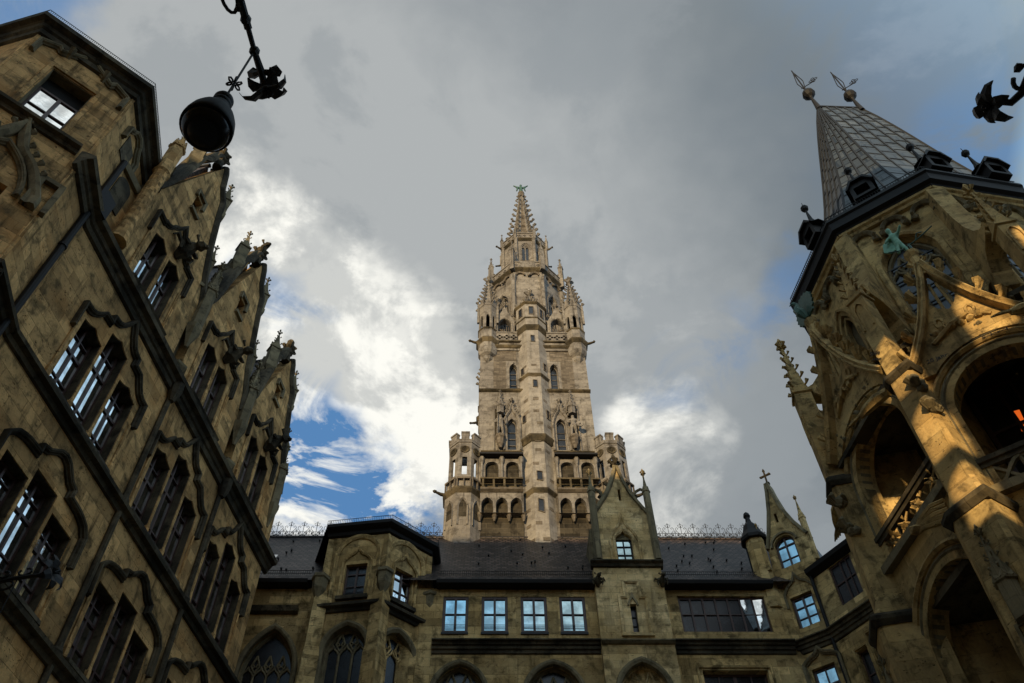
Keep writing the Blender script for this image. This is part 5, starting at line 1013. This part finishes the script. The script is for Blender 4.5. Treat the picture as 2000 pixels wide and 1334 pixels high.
for az in (169, 124, 79):
    f = rfr(az, UP + .42); hw = f.perp and (UP + .42) * T8
    for h in (.14, .30): m.tube([f.at(-hw, 28.12 + h), f.at(hw, 28.12 + h)], .016, 4)
    for i in range(38): u = -hw + 2 * hw * i / 38; m.tube([f.at(u, 28.1), f.at(u, 28.45)], .013, 3)
obj('snow_guard', m, EAVE, rt)
# --- curved fins that spring from the corners of the upper storey
def cfr(az): f = Fr(az, 0); f.perp = OC.dot(f.n); f.u0 = OC.dot(f.t); return f   # w is then the distance from the axis
CORN = (191.5, 146.5, 101.5)
class Rad:                                       # vertical plane through the axis: u is the distance from it
    def __init__(s, az): f = cfr(az); s.f = f
    def at(s, u, z, w=0.0): return s.f.at(w, z, u)
for az in CORN:
    m = MB(); pr = [(3.7, 27.25), (4.22, 27.25), (4.28, 26.2), (4.36, 25.2), (4.50, 24.4), (4.74, 23.75), (5.0, 23.4), (5.28, 23.25), (5.24, 23.12), (4.9, 23.0), (4.6, 22.95), (4.35, 22.75), (4.15, 22.4), (4.02, 21.9), (3.7, 21.8)]
    m.prism(Rad(az), pr, -.27, .27); obj('curved_fin', m, ST_RIGHT, rt)
# --- buttress piers with pinnacles
def pier_section(f, z0, z1, w0, w1, uh, ch):
    return [(f, z0), (f, z1)]
for az in CORN:
    f = cfr(az); m = MB()
    def sect(z, w1, uh, ch, chd): return [f.at(u, z, w_) for u, w_ in ((-uh, 4.6), (-uh, w1 - chd), (-uh + ch, w1), (uh - .08, w1), (uh, w1 - .1), (uh, 4.6))]
    m.loft([sect(0, 6.15, .62, .2, .25), sect(8, 6.1, .60, .2, .25), sect(14.45, 6.0, .55, .18, .25)]); m.loft([sect(14.45, 6.0, .55, .18, .25), sect(15.2, 5.76, .42, .16, .3)]); m.loft([sect(15.2, 5.76, .42, .16, .3), sect(19.05, 5.70, .40, .16, .3), sect(19.35, 5.66, .34, .14, .2)])
    obj('buttress', m, ST_RIGHT, rt)
    for z, w1, uh in ((14.5, 6.12, .66), (19.15, 5.80, .50)):
        m = MB(); m.loft([[f.at(u, z + dz, w_) for u, w_ in ((-uh * s2, 4.7), (-uh * s2, (w1 - .2) * s3), (-uh * .6 * s2, w1 * s3), (uh * s2, w1 * s3), (uh * s2, 4.7))] for dz, s2, s3 in ((-.18, .88, .985), (-.05, 1, 1), (.06, 1, 1), (.2, .8, .975))]); obj('ledge', m, SOOT_SHADE, rt)
    dk = 1.0 if az == 191.5 else 0.0; b = f.at(0, 0, 5.40); m = MB(); m.pinnacle(b, .52 if dk else .48, 19.3, 22.65 + dk * .6, 24.5 + dk * .95, 25.25 + dk, math.atan2(f.n.y, f.n.x), 4, 5, True, 1.25); obj('pinnacle', m, ST_RIGHT, rt)
    m = MB(); [m.mold(Fr(f.az, f.perp + 5.65, f.u0), [(-.14, 21.2)] + pointed(0, .14, 22.0, 22.3) + [(.14, 21.2)], [(0, -.02), (0, .04), (.05, .04), (.05, -.02)])]; obj('panel_moulding', m, ST_RIGHT, rt)
    # carved leaf clusters on the shaft, beast above the loggia
    for z, u in ((18.3, .36), (17.4, .36)):
        m = MB()
        for j in range(7): m.blob(f.at(u + random.uniform(-.06, .12), z + random.uniform(-.18, .18), 5.66 + random.uniform(-.12, .05)), random.uniform(.09, .16), .4)
        for j in range(5): m.crocket(f.at(u, z, 5.66), f.n + f.t * random.uniform(-1, 1) + V((0, 0, random.uniform(-.6, .3))), .26)
        obj('carved_leaves', m, SOOTM, rt)
    m = MB(); g_t = -f.t                          # gargoyle reaching sideways from the upper ledge
    q = f.at(-.45, 19.0, 5.55); m.tube([q, q + g_t * .35 + V((0, 0, .05)), q + g_t * .75 + V((0, 0, .02)), q + g_t * 1.0 - V((0, 0, .04))], [.13, .17, .14, .08], 7)
    for j in range(4): m.tube([q + g_t * .95 + V((0, 0, .02)), q + g_t * 1.2 + f.n * (.05 * j - .08) + V((0, 0, .07 - .05 * j)), q + g_t * 1.42 + f.n * (.07 * j - .1) + V((0, 0, .02 - .06 * j))], [.05, .045, .02], 5)
    obj('gargoyle', m, ST_RIGHT, rt)
    m = MB(); q = f.at(-.50, 15.0, 5.6)
    for j in range(5): m.tube([q + V((0, 0, .25 - .13 * j)), q + g_t * .35 + V((0, 0, .33 - .12 * j)), q + g_t * .72 + V((0, 0, .22 - .06 * j)), q + g_t * .9 + V((0, 0, .1 - .04 * j))], [.06, .075, .06, .03], 6)
    m.blob(q + g_t * .9 + V((0, 0, .05)), .16); obj('gargoyle', m, ST_RIGHT, rt)
    # statue niche on the lower part of the pier
    fq = Fr(f.az, f.perp + 6.05, f.u0); m = MB(); m.pinnacle(fq.at(.05, 0, .05), .36, 11.6, 12.5, 13.5, 13.9, math.atan2(f.n.y, f.n.x), 6, 3); m.lathe(fq.at(.05, 0, .06), [(.1, 8.6), (.25, 9.0), (.27, 9.3), (.2, 9.35)], 6)
    m.mold(fq, [(-.2, 9.4), (-.2, 11.6), (.3, 11.6), (.3, 9.4)], [(-.03, -.02), (-.03, .05), (.04, .05), (.04, -.02)]); obj('canopy_niche', m, SOOTM, rt)
# --- loggias
def infill(name, f, u0, u1, z0, z1, w0, w1, nu, mat, leafy):
    m = MB()
    if leafy:
        for i in range(nu):
            c = u0 + (u1 - u0) * (i + .5) / nu; d_ = (u1 - u0) / nu; zc_ = (z0 + z1) / 2
            m.tube([f.at(c - d_ * .5, z0, (w0 + w1) / 2), f.at(c - d_ * .1, zc_, (w0 + w1) / 2 + .03), f.at(c + d_ * .3, z1 - .05, (w0 + w1) / 2)], [.04, .05, .03], 5)
            m.tube([f.at(c + d_ * .5, z0, (w0 + w1) / 2), f.at(c + d_ * .1, zc_, (w0 + w1) / 2), f.at(c - d_ * .35, z1 - .05, (w0 + w1) / 2)], [.04, .05, .03], 5)
            for j in range(4):
                q = f.at(c + random.uniform(-.4, .4) * d_, zc_ + random.uniform(-.3, .3) * (z1 - z0), w1 + .04); o1 = (f.n * .6 + f.t * random.uniform(-1, 1) + V((0, 0, random.uniform(-.3, .8)))).normalized(); t1 = o1.cross(f.n).normalized(); L = random.uniform(.16, .26)
                m.add([q, q + o1 * L * .5 + t1 * L * .42, q + o1 * L, q + o1 * L * .5 - t1 * L * .42, q + o1 * L * .5 + f.n * .07, q - f.n * .03], [(0, 1, 4), (1, 2, 4), (2, 3, 4), (3, 0, 4), (0, 5, 1), (1, 5, 2), (2, 5, 3), (3, 5, 0)])
    else:
        for i in range(nu):
            c = u0 + (u1 - u0) * (i + .5) / nu; d_ = (u1 - u0) / nu
            m.mold(f, [(c - d_ * .5, z0)] + [(c - d_ * .5 + d_ * q, z0 + (z1 - z0) * (.5 - .5 * math.cos(q * math.pi))) for q in (.2, .4, .6, .8)] + [(c + d_ * .5, z1)], [(-.04, w0), (-.04, w1), (.04, w1), (.04, w0)])
            m.mold(f, [(c - d_ * .5, z1)] + [(c - d_ * .5 + d_ * q, z0 + (z1 - z0) * (.5 + .5 * math.cos(q * math.pi))) for q in (.2, .4, .6, .8)] + [(c + d_ * .5, z0)], [(-.035, w0), (-.035, w1 - .02), (.035, w1 - .02), (.035, w0)])
            m.tube([f.at(c - d_ * .5, z0, (w0 + w1) / 2), f.at(c - d_ * .5, z1, (w0 + w1) / 2)], .05, 6)
    return obj(name, m, mat, rt)
for k, az in AZ.items():
    f = rfr(az, LO); hw = LO * T8; s_ = STEP[k]; spr = 17.5 + s_; spr2 = 12.75 + (s_ if s_ < 0 else s_ * .55)
    a1 = hole_of(rounded(0, 1.36, spr, 18), 15.05 + s_); a2 = hole_of(rounded(0, 1.36, spr2, 18), 4)
    m = MB(); m.prism(f, rect(-hw, hw, 0, 19.45 + max(s_, 0) * .85), -.55, 0, [a1, a2]); obj('loggia_wall', m, ST_RIGHT, rt)
    for spx, zb_ in ((spr, 15.95 + s_), (spr2, 5)):
        for i, (r_, w_) in enumerate(((1.80, .05), (1.62, -.03), (1.46, -.12))):
            m = MB(); m.mold(f, [(-r_, zb_)] + rounded(0, r_, spx, 20) + [(r_, zb_)], [(-.10, w_ - .3), (-.10, w_), (-.03, w_ + .07), (.05, w_ + .03), (.05, w_ - .3)]); obj('arch_moulding', m, SOOTM if i else ST_RIGHT, rt)
    zl, zr_ = 15.0 + s_, 15.88 + s_
    m = MB(); m.box(f, -hw + .25, hw - .25, zl - .18, zl + .05, -.4, .20); obj('ledge', m, SOOTM, rt)
    m = MB(); m.box(f, -1.9, 1.9, zr_ - .07, zr_ + .06, -.14, .08); m.box(f, -1.85, 1.85, zr_ - .2, zr_ - .07, -.10, .03); obj('balustrade_rail', m, SOOT_SHADE, rt)
    infill('balustrade_tracery', f, -1.5, 1.5, zl + .05, zr_ - .2, -.10, .02, 4, SOOTM if k != 'A' else ST_RIGHT, k != 'B')
    zl2 = spr2 - 2.6; m = MB(); m.box(f, -1.5, 1.5, zl2, zl2 + .1, -.2, .05); obj('balustrade_rail', m, SOOTM, rt)
    # walkway parapet
    zp = 20.05 + s_ * .35; m = MB(); m.box(f, -hw + .3, hw - .3, zp - .75, zp - .58, -.3, .12); m.box(f, -hw + .3, hw - .3, zp + .12, zp + .30, -.16, .08); obj('parapet_rail', m, SOOT_SHADE, rt)
    infill('parapet_tracery', f, -hw + .3, hw - .3, zp - .58, zp + .12, -.1, .0, 5, SOOTM, True)
    # steep gable over the arch
    ap = 22.7 + s_ * 1.15; gc = -.22 if k == 'B' else 0.0; bz_ = 18.9 + s_; H_ = ap - bz_
    rk = [(1.78, -.02), (1.38, .13), (1.02, .29), (.70, .46), (.43, .64), (.20, .82), (.03, 1.0)]
    rl = [(gc - x * (1.0 if x < 1.2 else 1.0), bz_ + H_ * q) for x, q in rk]; rr_ = [(gc + x, bz_ + H_ * q) for x, q in rk]
    ex = [(1.86 * math.cos(R(a)), spr + 1.86 * math.sin(R(a))) for a in range(40, 141, 8)]
    poly = rl[:5] + [(gc - .22, bz_ + H_ * .52), (gc, bz_ + H_ * .47), (gc + .22, bz_ + H_ * .52)] + rr_[:5][::-1] + [q for q in ex if abs(q[0]) < 1.7]
    m = MB(); m.prism(f, poly, .02, .14); obj('gable_panel', m, ST_RIGHT, rt)
    for rk_, sg in ((rl, 1), (rr_, -1)):
        m = MB(); m.mold(f, rk_, [(-.11, .04), (-.11, .36), (-.06, .42), (.02, .36), (.05, .42), (.09, .40), (.11, .30), (.11, .04)]); obj('gable_rake', m, ST_RIGHT, rt)
        for q in (rk_[1], rk_[2], rk_[3], rk_[4], rk_[5]):
            m = MB(); o1 = (f.t * -sg + V((0, 0, .6))).normalized(); c = f.at(q[0] - sg * .06, q[1] + .05, .22)
            for j in range(3): m.crocket(c, (o1 + f.n * (j - 1) * .7).normalized(), .27)
            m.blob(c + o1 * .08, .10, .3); obj('crocket', m, ST_RIGHT, rt)
    m = MB(); b = f.at(gc, 0, .22); m.lathe(b, [(.12, ap - .5), (.13, ap + .35), (.2, ap + .5), (.22, ap + .62), (.16, ap + .66)], 8)
    [m.crocket(b + V((0, 0, ap - .3 + .35 * j)), (f.t * sg), .22) for j in range(2) for sg in (-1, 1)]; obj('gable_finial', m, ST_RIGHT, rt)
    m = MB(); zt0 = bz_ + H_ * .45
    for uu, zt1 in ((-.12, .80), (.14, .78)): m.tube([f.at(gc + uu, zt0 - .2, .1), f.at(gc + uu * .7, bz_ + H_ * zt1, .1)], .045, 5)
    for sg in (-1, 1): m.tube([f.at(gc + sg * (.40 + .10 * math.cos(a)), zt0 - .28 + .17 * math.sin(a), .15) for a in [x * .8 for x in range(9)]], .05, 5)
    m.tube([f.at(gc - .8, zt0 - .9, .16), f.at(gc - .2, zt0 - .55, .2), f.at(gc + .3, zt0 - .42, .2), f.at(gc + .75, zt0 - .75, .16)], [.07, .09, .08, .05], 6)
    for j in range(6): m.blob(f.at(gc - .6 + .22 * j, zt0 - .65 + .12 * random.random(), .16), .12, .4)
    obj('gable_tracery', m, ST_RIGHT, rt)
# core, floors and cross walls behind the arches
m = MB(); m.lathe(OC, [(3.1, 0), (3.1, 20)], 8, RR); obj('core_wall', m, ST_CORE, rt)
m = MB(); 
for z in (20.0, 14.3, 9.6): m = MB(); m.lathe(OC, [(4.75 * k8, z), (4.75 * k8, z + .2)], 8, RR); obj('loggia_floor', m, SOOT_SHADE, rt)
for az, s_ in ((191.5, 1.3), (146.5, .5), (101.5, -.5)):
    rd = Rad(az); m = MB(); m.prism(rd, rect(2.9, 5.0, 14.5 + s_ * 0, 20.0), -.2, .2, [hole_of(pointed(4.0, .5, 16.6 + s_ * .4, 17.5 + s_ * .4), 14.8)]); m.prism(rd, rect(2.9, 5.0, 0, 14.3), -.2, .2, [hole_of(pointed(4.0, .55, 11.0 + s_ * .4, 12.3 + s_ * .4), 8)]); obj('cross_wall', m, ST_RIGHT, rt)
fb = rfr(124, 3.1 * math.cos(R(22.5)) + .02)
wb0 = fb.uv(1900, 790, 0)[0]
ua, za_ = fb.uv(1902, 800); ub, zb2 = fb.uv(2010, 905); z1_ = max(za_, 16.9)
wn = window(rt, fb, rect(ua, ua + 1.5, zb2 - .4, z1_ + .35), .0, ((fb.uv(1972, 800)[0], .09), (ua + 1.1, .07)), ((fb.uv(1960, 845)[1], .08),), fw=.09, glass=DARK, bw=.06, depth=.10, mat=WOOD)
m = MB(); m.add([fb.at(*fb.uv(px, py, .03), .03) for px, py in ((1979, 803), (1991, 800), (2006, 832), (1996, 843))], [(0, 1, 2, 3)]); obj('stained_pane', m, ORANGE, wn)
m = MB(); fa2 = rfr(124, UP + .0); obj('walkway', MB().lathe(OC, [(LO * k8 * .965, 20.2), (LO * k8 * .965, 20.24), (3.5, 20.25)], 8, RR), SOOTM, rt)
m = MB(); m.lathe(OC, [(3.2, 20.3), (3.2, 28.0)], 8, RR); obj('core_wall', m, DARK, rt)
# carved inscriptions
def inscription(txt, a, b, f, w_, size):
    ua, za = f.uv(*a, w_); ub, zb_ = f.uv(*b, w_); cu = bpy.data.curves.new('t', 'FONT'); cu.body = txt; cu.size = size; cu.extrude = .006
    o = bpy.data.objects.new('t', cu); COL.objects.link(o); dg = bpy.context.evaluated_depsgraph_get(); me = bpy.data.meshes.new_from_object(o.evaluated_get(dg)); bpy.data.objects.remove(o)
    L = math.hypot(ub - ua, zb_ - za); wd = max(v.co.x for v in me.vertices) or 1; s_ = L / wd; dx, dz = (ub - ua) / L, (zb_ - za) / L
    mm = MB(); mm.add([f.at(ua + (v.co.x * s_ * dx - v.co.y * s_ * dz), za + (v.co.x * s_ * dz + v.co.y * s_ * dx), w_ + v.co.z) for v in me.vertices], [tuple(q.vertices) for q in me.polygons]); return obj('carved_inscription', mm, IRON, rt)
fB = rfr(124, LO)
inscription('20 Jahr:', (1811, 711), (1854, 694), fB, .145, .2)
inscription('Gu-Amalung', (1919, 662), (1969, 641), fB, .145, .2)
fK = cfr(146.5); fK.perp += 5.65
inscription('Stille', (1698, 696), (1718, 691), fK, .01, .12); inscription('Mahn', (1704, 706), (1720, 702), fK, .01, .12)
# bronze figures on the two gables
for k, lab in (('B', 'bright green bronze figure with spread cloak on the front gable of the right tower'), ('A', 'dark green bronze bird with a fanned tail on the far gable of the right tower')):
    f = rfr(AZ[k], LO); gc = -.22 if k == 'B' else 0; zt = 22.7 + STEP[k] * 1.15 + .66; b = f.at(gc, zt, .22); P_ = lambda a, c, z: b + f.t * a + f.n * c + V((0, 0, z))
    if k == 'B':
        J = [(P_(-.12, 0, .75), .11), (P_(-.14, 0, 1.02), .13, .8), (P_(-.15, .02, 1.22), .05), (P_(-.16, .04, 1.36), .09), (P_(-.15, .04, 1.48), .06), (P_(-.30, .05, 1.0), .05), (P_(-.42, .12, .8), .04), (P_(.04, .05, 1.05), .05), (P_(.2, .18, 1.2), .035), (P_(-.06, .02, .4), .075), (P_(.02, .0, .05), .05), (P_(-.2, .04, .42), .07), (P_(-.26, .1, .1), .045)]
        o = figure('bronze_figure', J, [(0, 1), (1, 2), (2, 3), (3, 4), (1, 5), (5, 6), (1, 7), (7, 8), (0, 9), (9, 10), (0, 11), (11, 12)], BRONZE)
        m = MB(); pts = [(-.26, 1.12), (-.5, .95), (-.58, .62), (-.42, .44), (-.3, .5), (-.18, .42), (-.1, .7)]; ff = Fr(f.az, f.perp + .18, f.u0 + gc); m.prism(ff, [(u, z + zt) for u, z in pts], -.02, .02); obj('cloak', m, BRONZE, o)
        m = MB(); m.tube([P_(-.5, .35, .05), P_(-.2, .1, .2), P_(.1, .0, .35), P_(.5, .2, .25), P_(.85, .3, .30)], .022, 5); m.tube([P_(.3, .1, .3), P_(.42, .2, .45), P_(.55, .2, .4)], .02, 4); m.tube([P_(.1, 0, .0), P_(.1, 0, .4)], .04, 5); obj('branch', m, BRONZED, o)
        tag(o, lab, 'statue')
    else:
        o = thing('bronze_bird', lab, 'statue', b); ff = Fr(f.az, f.perp + .22, f.u0 + gc)
        m = MB(); fan = []
        n_ = 17
        for i in range(n_ * 2): a = R(-60 + 300 * i / (n_ * 2 - 1)); r_ = .60 if i % 2 else .53; fan.append((r_ * math.cos(a), zt + .62 + r_ * math.sin(a)))
        m.prism(ff, fan, -.03, .03); obj('tail', m, BRONZED, o)
        m = MB(); m.tube([P_(.05, .1, .05), P_(.0, .2, .35), P_(-.06, .26, .6), P_(-.02, .2, .85), P_(-.1, .28, 1.0)], [.08, .17, .13, .06, .07], 7); m.tube([P_(-.1, .28, 1.0), P_(-.2, .36, .98)], [.05, .01], 5); obj('body', m, BRONZED, o)

# ================================================================== wings behind the viewer and to the right, outside the photograph
nw = thing('north_wing', 'unseen stone wing behind the viewer, its openings and tall tiled roof shaped to steer the sun', 'building', (0, -6, 0))
NF = Fr(-90, 2.5)                                # faces +Y
NF.n = V((0, 1, 0)); NF.t = V((1, 0, 0)); NF.perp = -2.5; NF.u0 = 0
NB = Fr(-90, 0); NB.n = V((0, 1, 0)); NB.t = V((1, 0, 0)); NB.perp = -13.0; NB.u0 = 0
TS = math.tan(SUN_EL); SX = sd.x / -sd.y
def beam(x, y, z, plane_y): t = y - plane_y; return x + t * SX, z + t * TS * math.hypot(SX, 1)
GAPS = [(9.35, 10.5, 13.9, 15.7, 14.5), (9.35, 10.5, 16.15, 17.9, 14.5), (9.35, 10.4, 18.4, 20.6, 14.5), (11.35, 12.6, 19.2, 21.2, 13.4), (13.2, 14.0, 20.2, 22.4, 12.2), (9.6, 10.75, 15.9, 18.5, 18.4)]  # openings added to the unseen wing to throw sun patches on the right tower
NFH, NBH = [], []
for x0, x1, z0, z1, y in GAPS:
    a = beam(x0, y, z0, -2.5); b = beam(x1, y, z1, -2.5); NFH.append(hole_of(rounded((a[0] + b[0]) / 2, (b[0] - a[0]) / 2, b[1] - (b[0] - a[0]) / 2, 10), a[1]))
    a = beam(x0, y, z0, -13.0); b = beam(x1, y, z1, -13.0); NBH += [a, b]
NBH = [rect(min(c[0] for c in NBH) - .5, max(c[0] for c in NBH) + .5, min(c[1] for c in NBH) - .5, max(c[1] for c in NBH) + .6)]
EWIN = [rect(x, x + 1.6, z, z + 2.6) for x in (-13, -9, -5, -1, 3, 12) for z in (4, 9)]
obj('wall', MB().prism(NF, rect(-20, 30, 0, 28.5), -.5, 0, NFH + EWIN), ST_MID, nw)
obj('rear_wall', MB().prism(NB, rect(-20, 30, 0, 28.5), -.5, 0, NBH), ST_MID, nw)
for h in EWIN: window(nw, NF, h, -.3, (((h[0][0] + h[1][0]) / 2, .1),), ((h[0][1] + 1.7, .08),), glass=GLASSD)
m = MB(); m.add([(-20.4, -2.0, 28.5), (30.4, -2.0, 28.5), (30.4, -8, 36.0), (-20.4, -8, 36.0), (30.4, -14, 28.5), (-20.4, -14, 28.5)], [(0, 1, 2, 3), (3, 2, 4, 5), (1, 4, 2), (0, 3, 5)]); obj('roof', m, TILE, nw)  # ridge height chosen to shade the court and leave the great tower lit
m = MB(); m.box(NF, -20, -19.5, 0, 28.4, -10.5, -.5); m.box(NF, 29.5, 30, 0, 28.4, -10.5, -.5); obj('end_wall', m, ST_MID, nw)
ew = thing('east_wing', 'low stone wing joining the right tower to the wing behind the viewer', 'building', (24, 6, 0))
m = MB(); m.box(NF, 20, 28, 0, 15.0, 2.5 + .05, 13.2); obj('wall', m, ST_RIGHT, ew)
m = MB(); m.add([(19.6, -2.4, 15), (19.6, 11, 15), (24, 11, 20), (24, -2.4, 20), (28.4, 11, 15), (28.4, -2.4, 15)], [(0, 1, 2, 3), (3, 2, 4, 5)]); obj('roof', m, TILE, ew)

# ================================================================== iron lamp brackets
def lily(m, p_, d_, s=1.0):
    """open lily of curling iron petals, facing d_"""
    d_ = d_.normalized(); x = d_.orthogonal().normalized(); y = d_.cross(x)
    m.tube([p_ - d_ * .10 * s, p_, p_ + d_ * .10 * s], [.03 * s, .07 * s, .09 * s], 7)
    for j in range(6):
        a = j * math.pi / 3; o_ = x * math.cos(a) + y * math.sin(a); L = s * (1.0 if j % 2 else .82); n_ = o_.cross(d_)
        cl = [p_ + d_ * .05 * s, p_ + d_ * .16 * L + o_ * .10 * L, p_ + d_ * .22 * L + o_ * .26 * L, p_ + d_ * .15 * L + o_ * .40 * L, p_ + d_ * .03 * L + o_ * .44 * L]; wd = [.05, .11, .12, .08, .015]
        loops = []
        for c, w_ in zip(cl, wd): loops.append([c + n_ * w_ * s, c + d_ * .02 * s, c - n_ * w_ * s, c - d_ * .012 * s])
        m.loft(loops)
    for j in range(3): a = j * 2.1; m.tube([p_, p_ + d_ * .26 * s + (x * math.cos(a) + y * math.sin(a)) * .05 * s], .010 * s, 4); m.blob(p_ + d_ * .27 * s + (x * math.cos(a) + y * math.sin(a)) * .05 * s, .022 * s)
ZA = 11.5
arm_end = atz(497, 100, ZA); dl = ray(405, 243); tl = math.hypot(arm_end.x, arm_end.y) / math.hypot(dl.x, dl.y); lamp_c = V((arm_end.x, arm_end.y, EYE.z + dl.z * tl))
da = V((math.sin(R(4.5)), math.cos(R(4.5)), 0)); br = thing('lamp_bracket', 'black wrought iron arm with ring scrolls and a lily, crossing the top edge', 'lamp bracket', (arm_end.x, arm_end.y, ZA), 'wrought iron lamp arms')
wall_pt = arm_end - da * ((arm_end.y + 2.45) / da.y)
m = MB(); m.tube([wall_pt, arm_end - da * 1.4, arm_end], [.045, .034, .030], 8); [m.lathe(arm_end - da * t, [(.035, ZA - .07), (.058, ZA - .025), (.058, ZA + .025), (.035, ZA + .07)], 8) for t in (0, .35, .9)]
m.tube([arm_end - da * .55, arm_end - da * .25], [.045, .045], 8); m.lathe(wall_pt, [(.2, ZA - .5), (.2, ZA + .5)], 8); obj('arm', m, IRON, br)
sx_ = V((da.y, -da.x, 0))
for t, sg, r1, up_ in ((.62, -1, .15, .0), (.85, -1, .12, .05), (1.02, 1, .17, 0), (1.35, -1, .2, 0)):
    m = MB(); c = arm_end - da * t + sx_ * sg * (.05 + r1 * .42); m.tube([c + sx_ * sg * r1 * .55 * math.cos(a) * 1.0 + da * r1 * 1.25 * math.sin(a) for a in [x * .42 - 1.2 for x in range(14)]], .021, 6); m.blob(c + da * r1 * 1.0 - sx_ * sg * .06, .04); obj('scroll', m, IRON, br)
m = MB(); lily(m, arm_end + da * .36 + V((0, 0, .04)), (da * .8 + V((0, 0, -.8)) + sx_ * .35), .70); m.tube([arm_end, arm_end + da * .22 + V((0, 0, .04)), arm_end + da * .40 + V((0, 0, .04))], [.035, .045, .04], 7); [m.crocket(arm_end + da * .25 + V((0, 0, .04)), sx_ * sg + da * .4, .16) for sg in (-1, 1)]; obj('lily', m, IRON, br)
hl_ = thing('hanging_lamp', 'black bell shaped lamp hanging by a thin rod in front of the stone gables', 'lamp', lamp_c)
zc = lamp_c.z; kl = 51 / F_PX * (M.transposed() @ (lamp_c - EYE)).z / .345
lp = lambda pr: [(r_ * kl, zc + z * kl) for r_, z in pr]
m = MB(); m.lathe(lamp_c, lp([(.07, .90), (.125, .885), (.14, .84), (.14, .76), (.128, .74), (.14, .72), (.14, .66), (.128, .64), (.14, .62), (.15, .54), (.20, .44), (.27, .30), (.32, .14), (.345, -.02), (.348, -.10), (.335, -.12), (.32, -.10)]), 32); obj('hood', m, LAMPM, hl_, True)
m = MB(); m.lathe(lamp_c, lp([(.31, -.08), (.322, -.11), (.30, -.18), (.24, -.25), (.12, -.30), (.0, -.31)]), 32); obj('glass_bowl', m, LENS, hl_, True)
m = MB(); m.lathe(lamp_c, lp([(.236, -.248), (.25, -.262), (.228, -.266)]), 32); obj('glass_rim', m, LAMPM, hl_, True)
m = MB(); m.tube([lamp_c + V((0, 0, .88 * kl)), V((arm_end.x, arm_end.y, ZA))], .012, 6); zk = zc + .88 * kl + (ZA - zc - .88 * kl) * .30
for j in range(6): a = j * math.pi / 3; c = V((lamp_c.x + .05 * math.cos(a), lamp_c.y + .05 * math.sin(a), zk)); m.tube([c + V((.03 * math.cos(b) * math.cos(a), .03 * math.cos(b) * math.sin(a), .04 * math.sin(b))) for b in [x * 1.05 for x in range(7)]], .011, 4)
obj('hanging_rod', m, IRON, hl_)
e2 = atz(1978, 200, ZA); br2 = thing('lamp_bracket', 'black iron lily at the end of an arm, cut by the right edge', 'lamp bracket', (e2.x, e2.y, ZA), 'wrought iron lamp arms')
d2 = V((.12, 1, 0)).normalized(); s2 = V((1, -.12, 0)).normalized(); w2_ = e2 - d2 * ((e2.y + 2.45) / d2.y) + s2 * .25
m = MB(); m.tube([w2_, e2 - d2 * 1.3 + s2 * .22, e2 - d2 * .5 + s2 * .16, e2 - d2 * .1 + s2 * .08, e2 - s2 * .02, e2 - s2 * .12 - d2 * .03], [.055, .055, .05, .05, .045, .045], 8); m.lathe(w2_, [(.2, ZA - .5), (.2, ZA + .5)], 8); obj('arm', m, IRON, br2)
m = MB(); c = e2 - d2 * .30 + s2 * .05; m.tube([c + d2 * .14 * math.sin(a) - s2 * .10 * math.cos(a) for a in [x * .42 for x in range(14)]], .028, 6); m.blob(e2 - d2 * .42 - s2 * .02, .06); obj('scroll', m, IRON, br2)
m = MB(); lily(m, e2 - s2 * .2 - d2 * .02, (-s2 + d2 * .1 + V((0, 0, -.5))), .64); obj('lily', m, IRON, br2)
tu, tz = LW.uv(104, 1120, 1.5); wu = tu
br3 = thing('lamp_bracket', 'black iron lily bracket on the lower left wall before a dark window', 'lamp bracket', LW.at(tu, tz, 0), 'wrought iron lamp arms')
m = MB(); m.tube([LW.at(tu, tz - .1, .0), LW.at(tu, tz, .6), LW.at(tu, tz, 1.2)], .05, 7); m.lathe(LW.at(tu, 0, .03), [(.14, tz - .5), (.14, tz + .3)], 6); obj('arm', m, IRON, br3)
for w_, r1, sg in ((.45, .2, -1), (.8, .15, 1), (.3, .14, 1)): m = MB(); m.tube([LW.at(tu, tz + sg * (.05 + r1 * .6) + r1 * .6 * math.cos(a), w_ + r1 * math.sin(a)) for a in [x * .42 for x in range(14)]], .025, 6); obj('scroll', m, IRON, br3)
m = MB(); lily(m, LW.at(tu, tz, 1.35), LW.n + V((0, 0, .15)), 1.0); obj('lily', m, IRON, br3)
m = MB(); m.tube([LW.at(tu, tz, .7), LW.at(tu, tz - 2.2, .7)], .012, 5); obj('hanging_rod', m, IRON, br3)
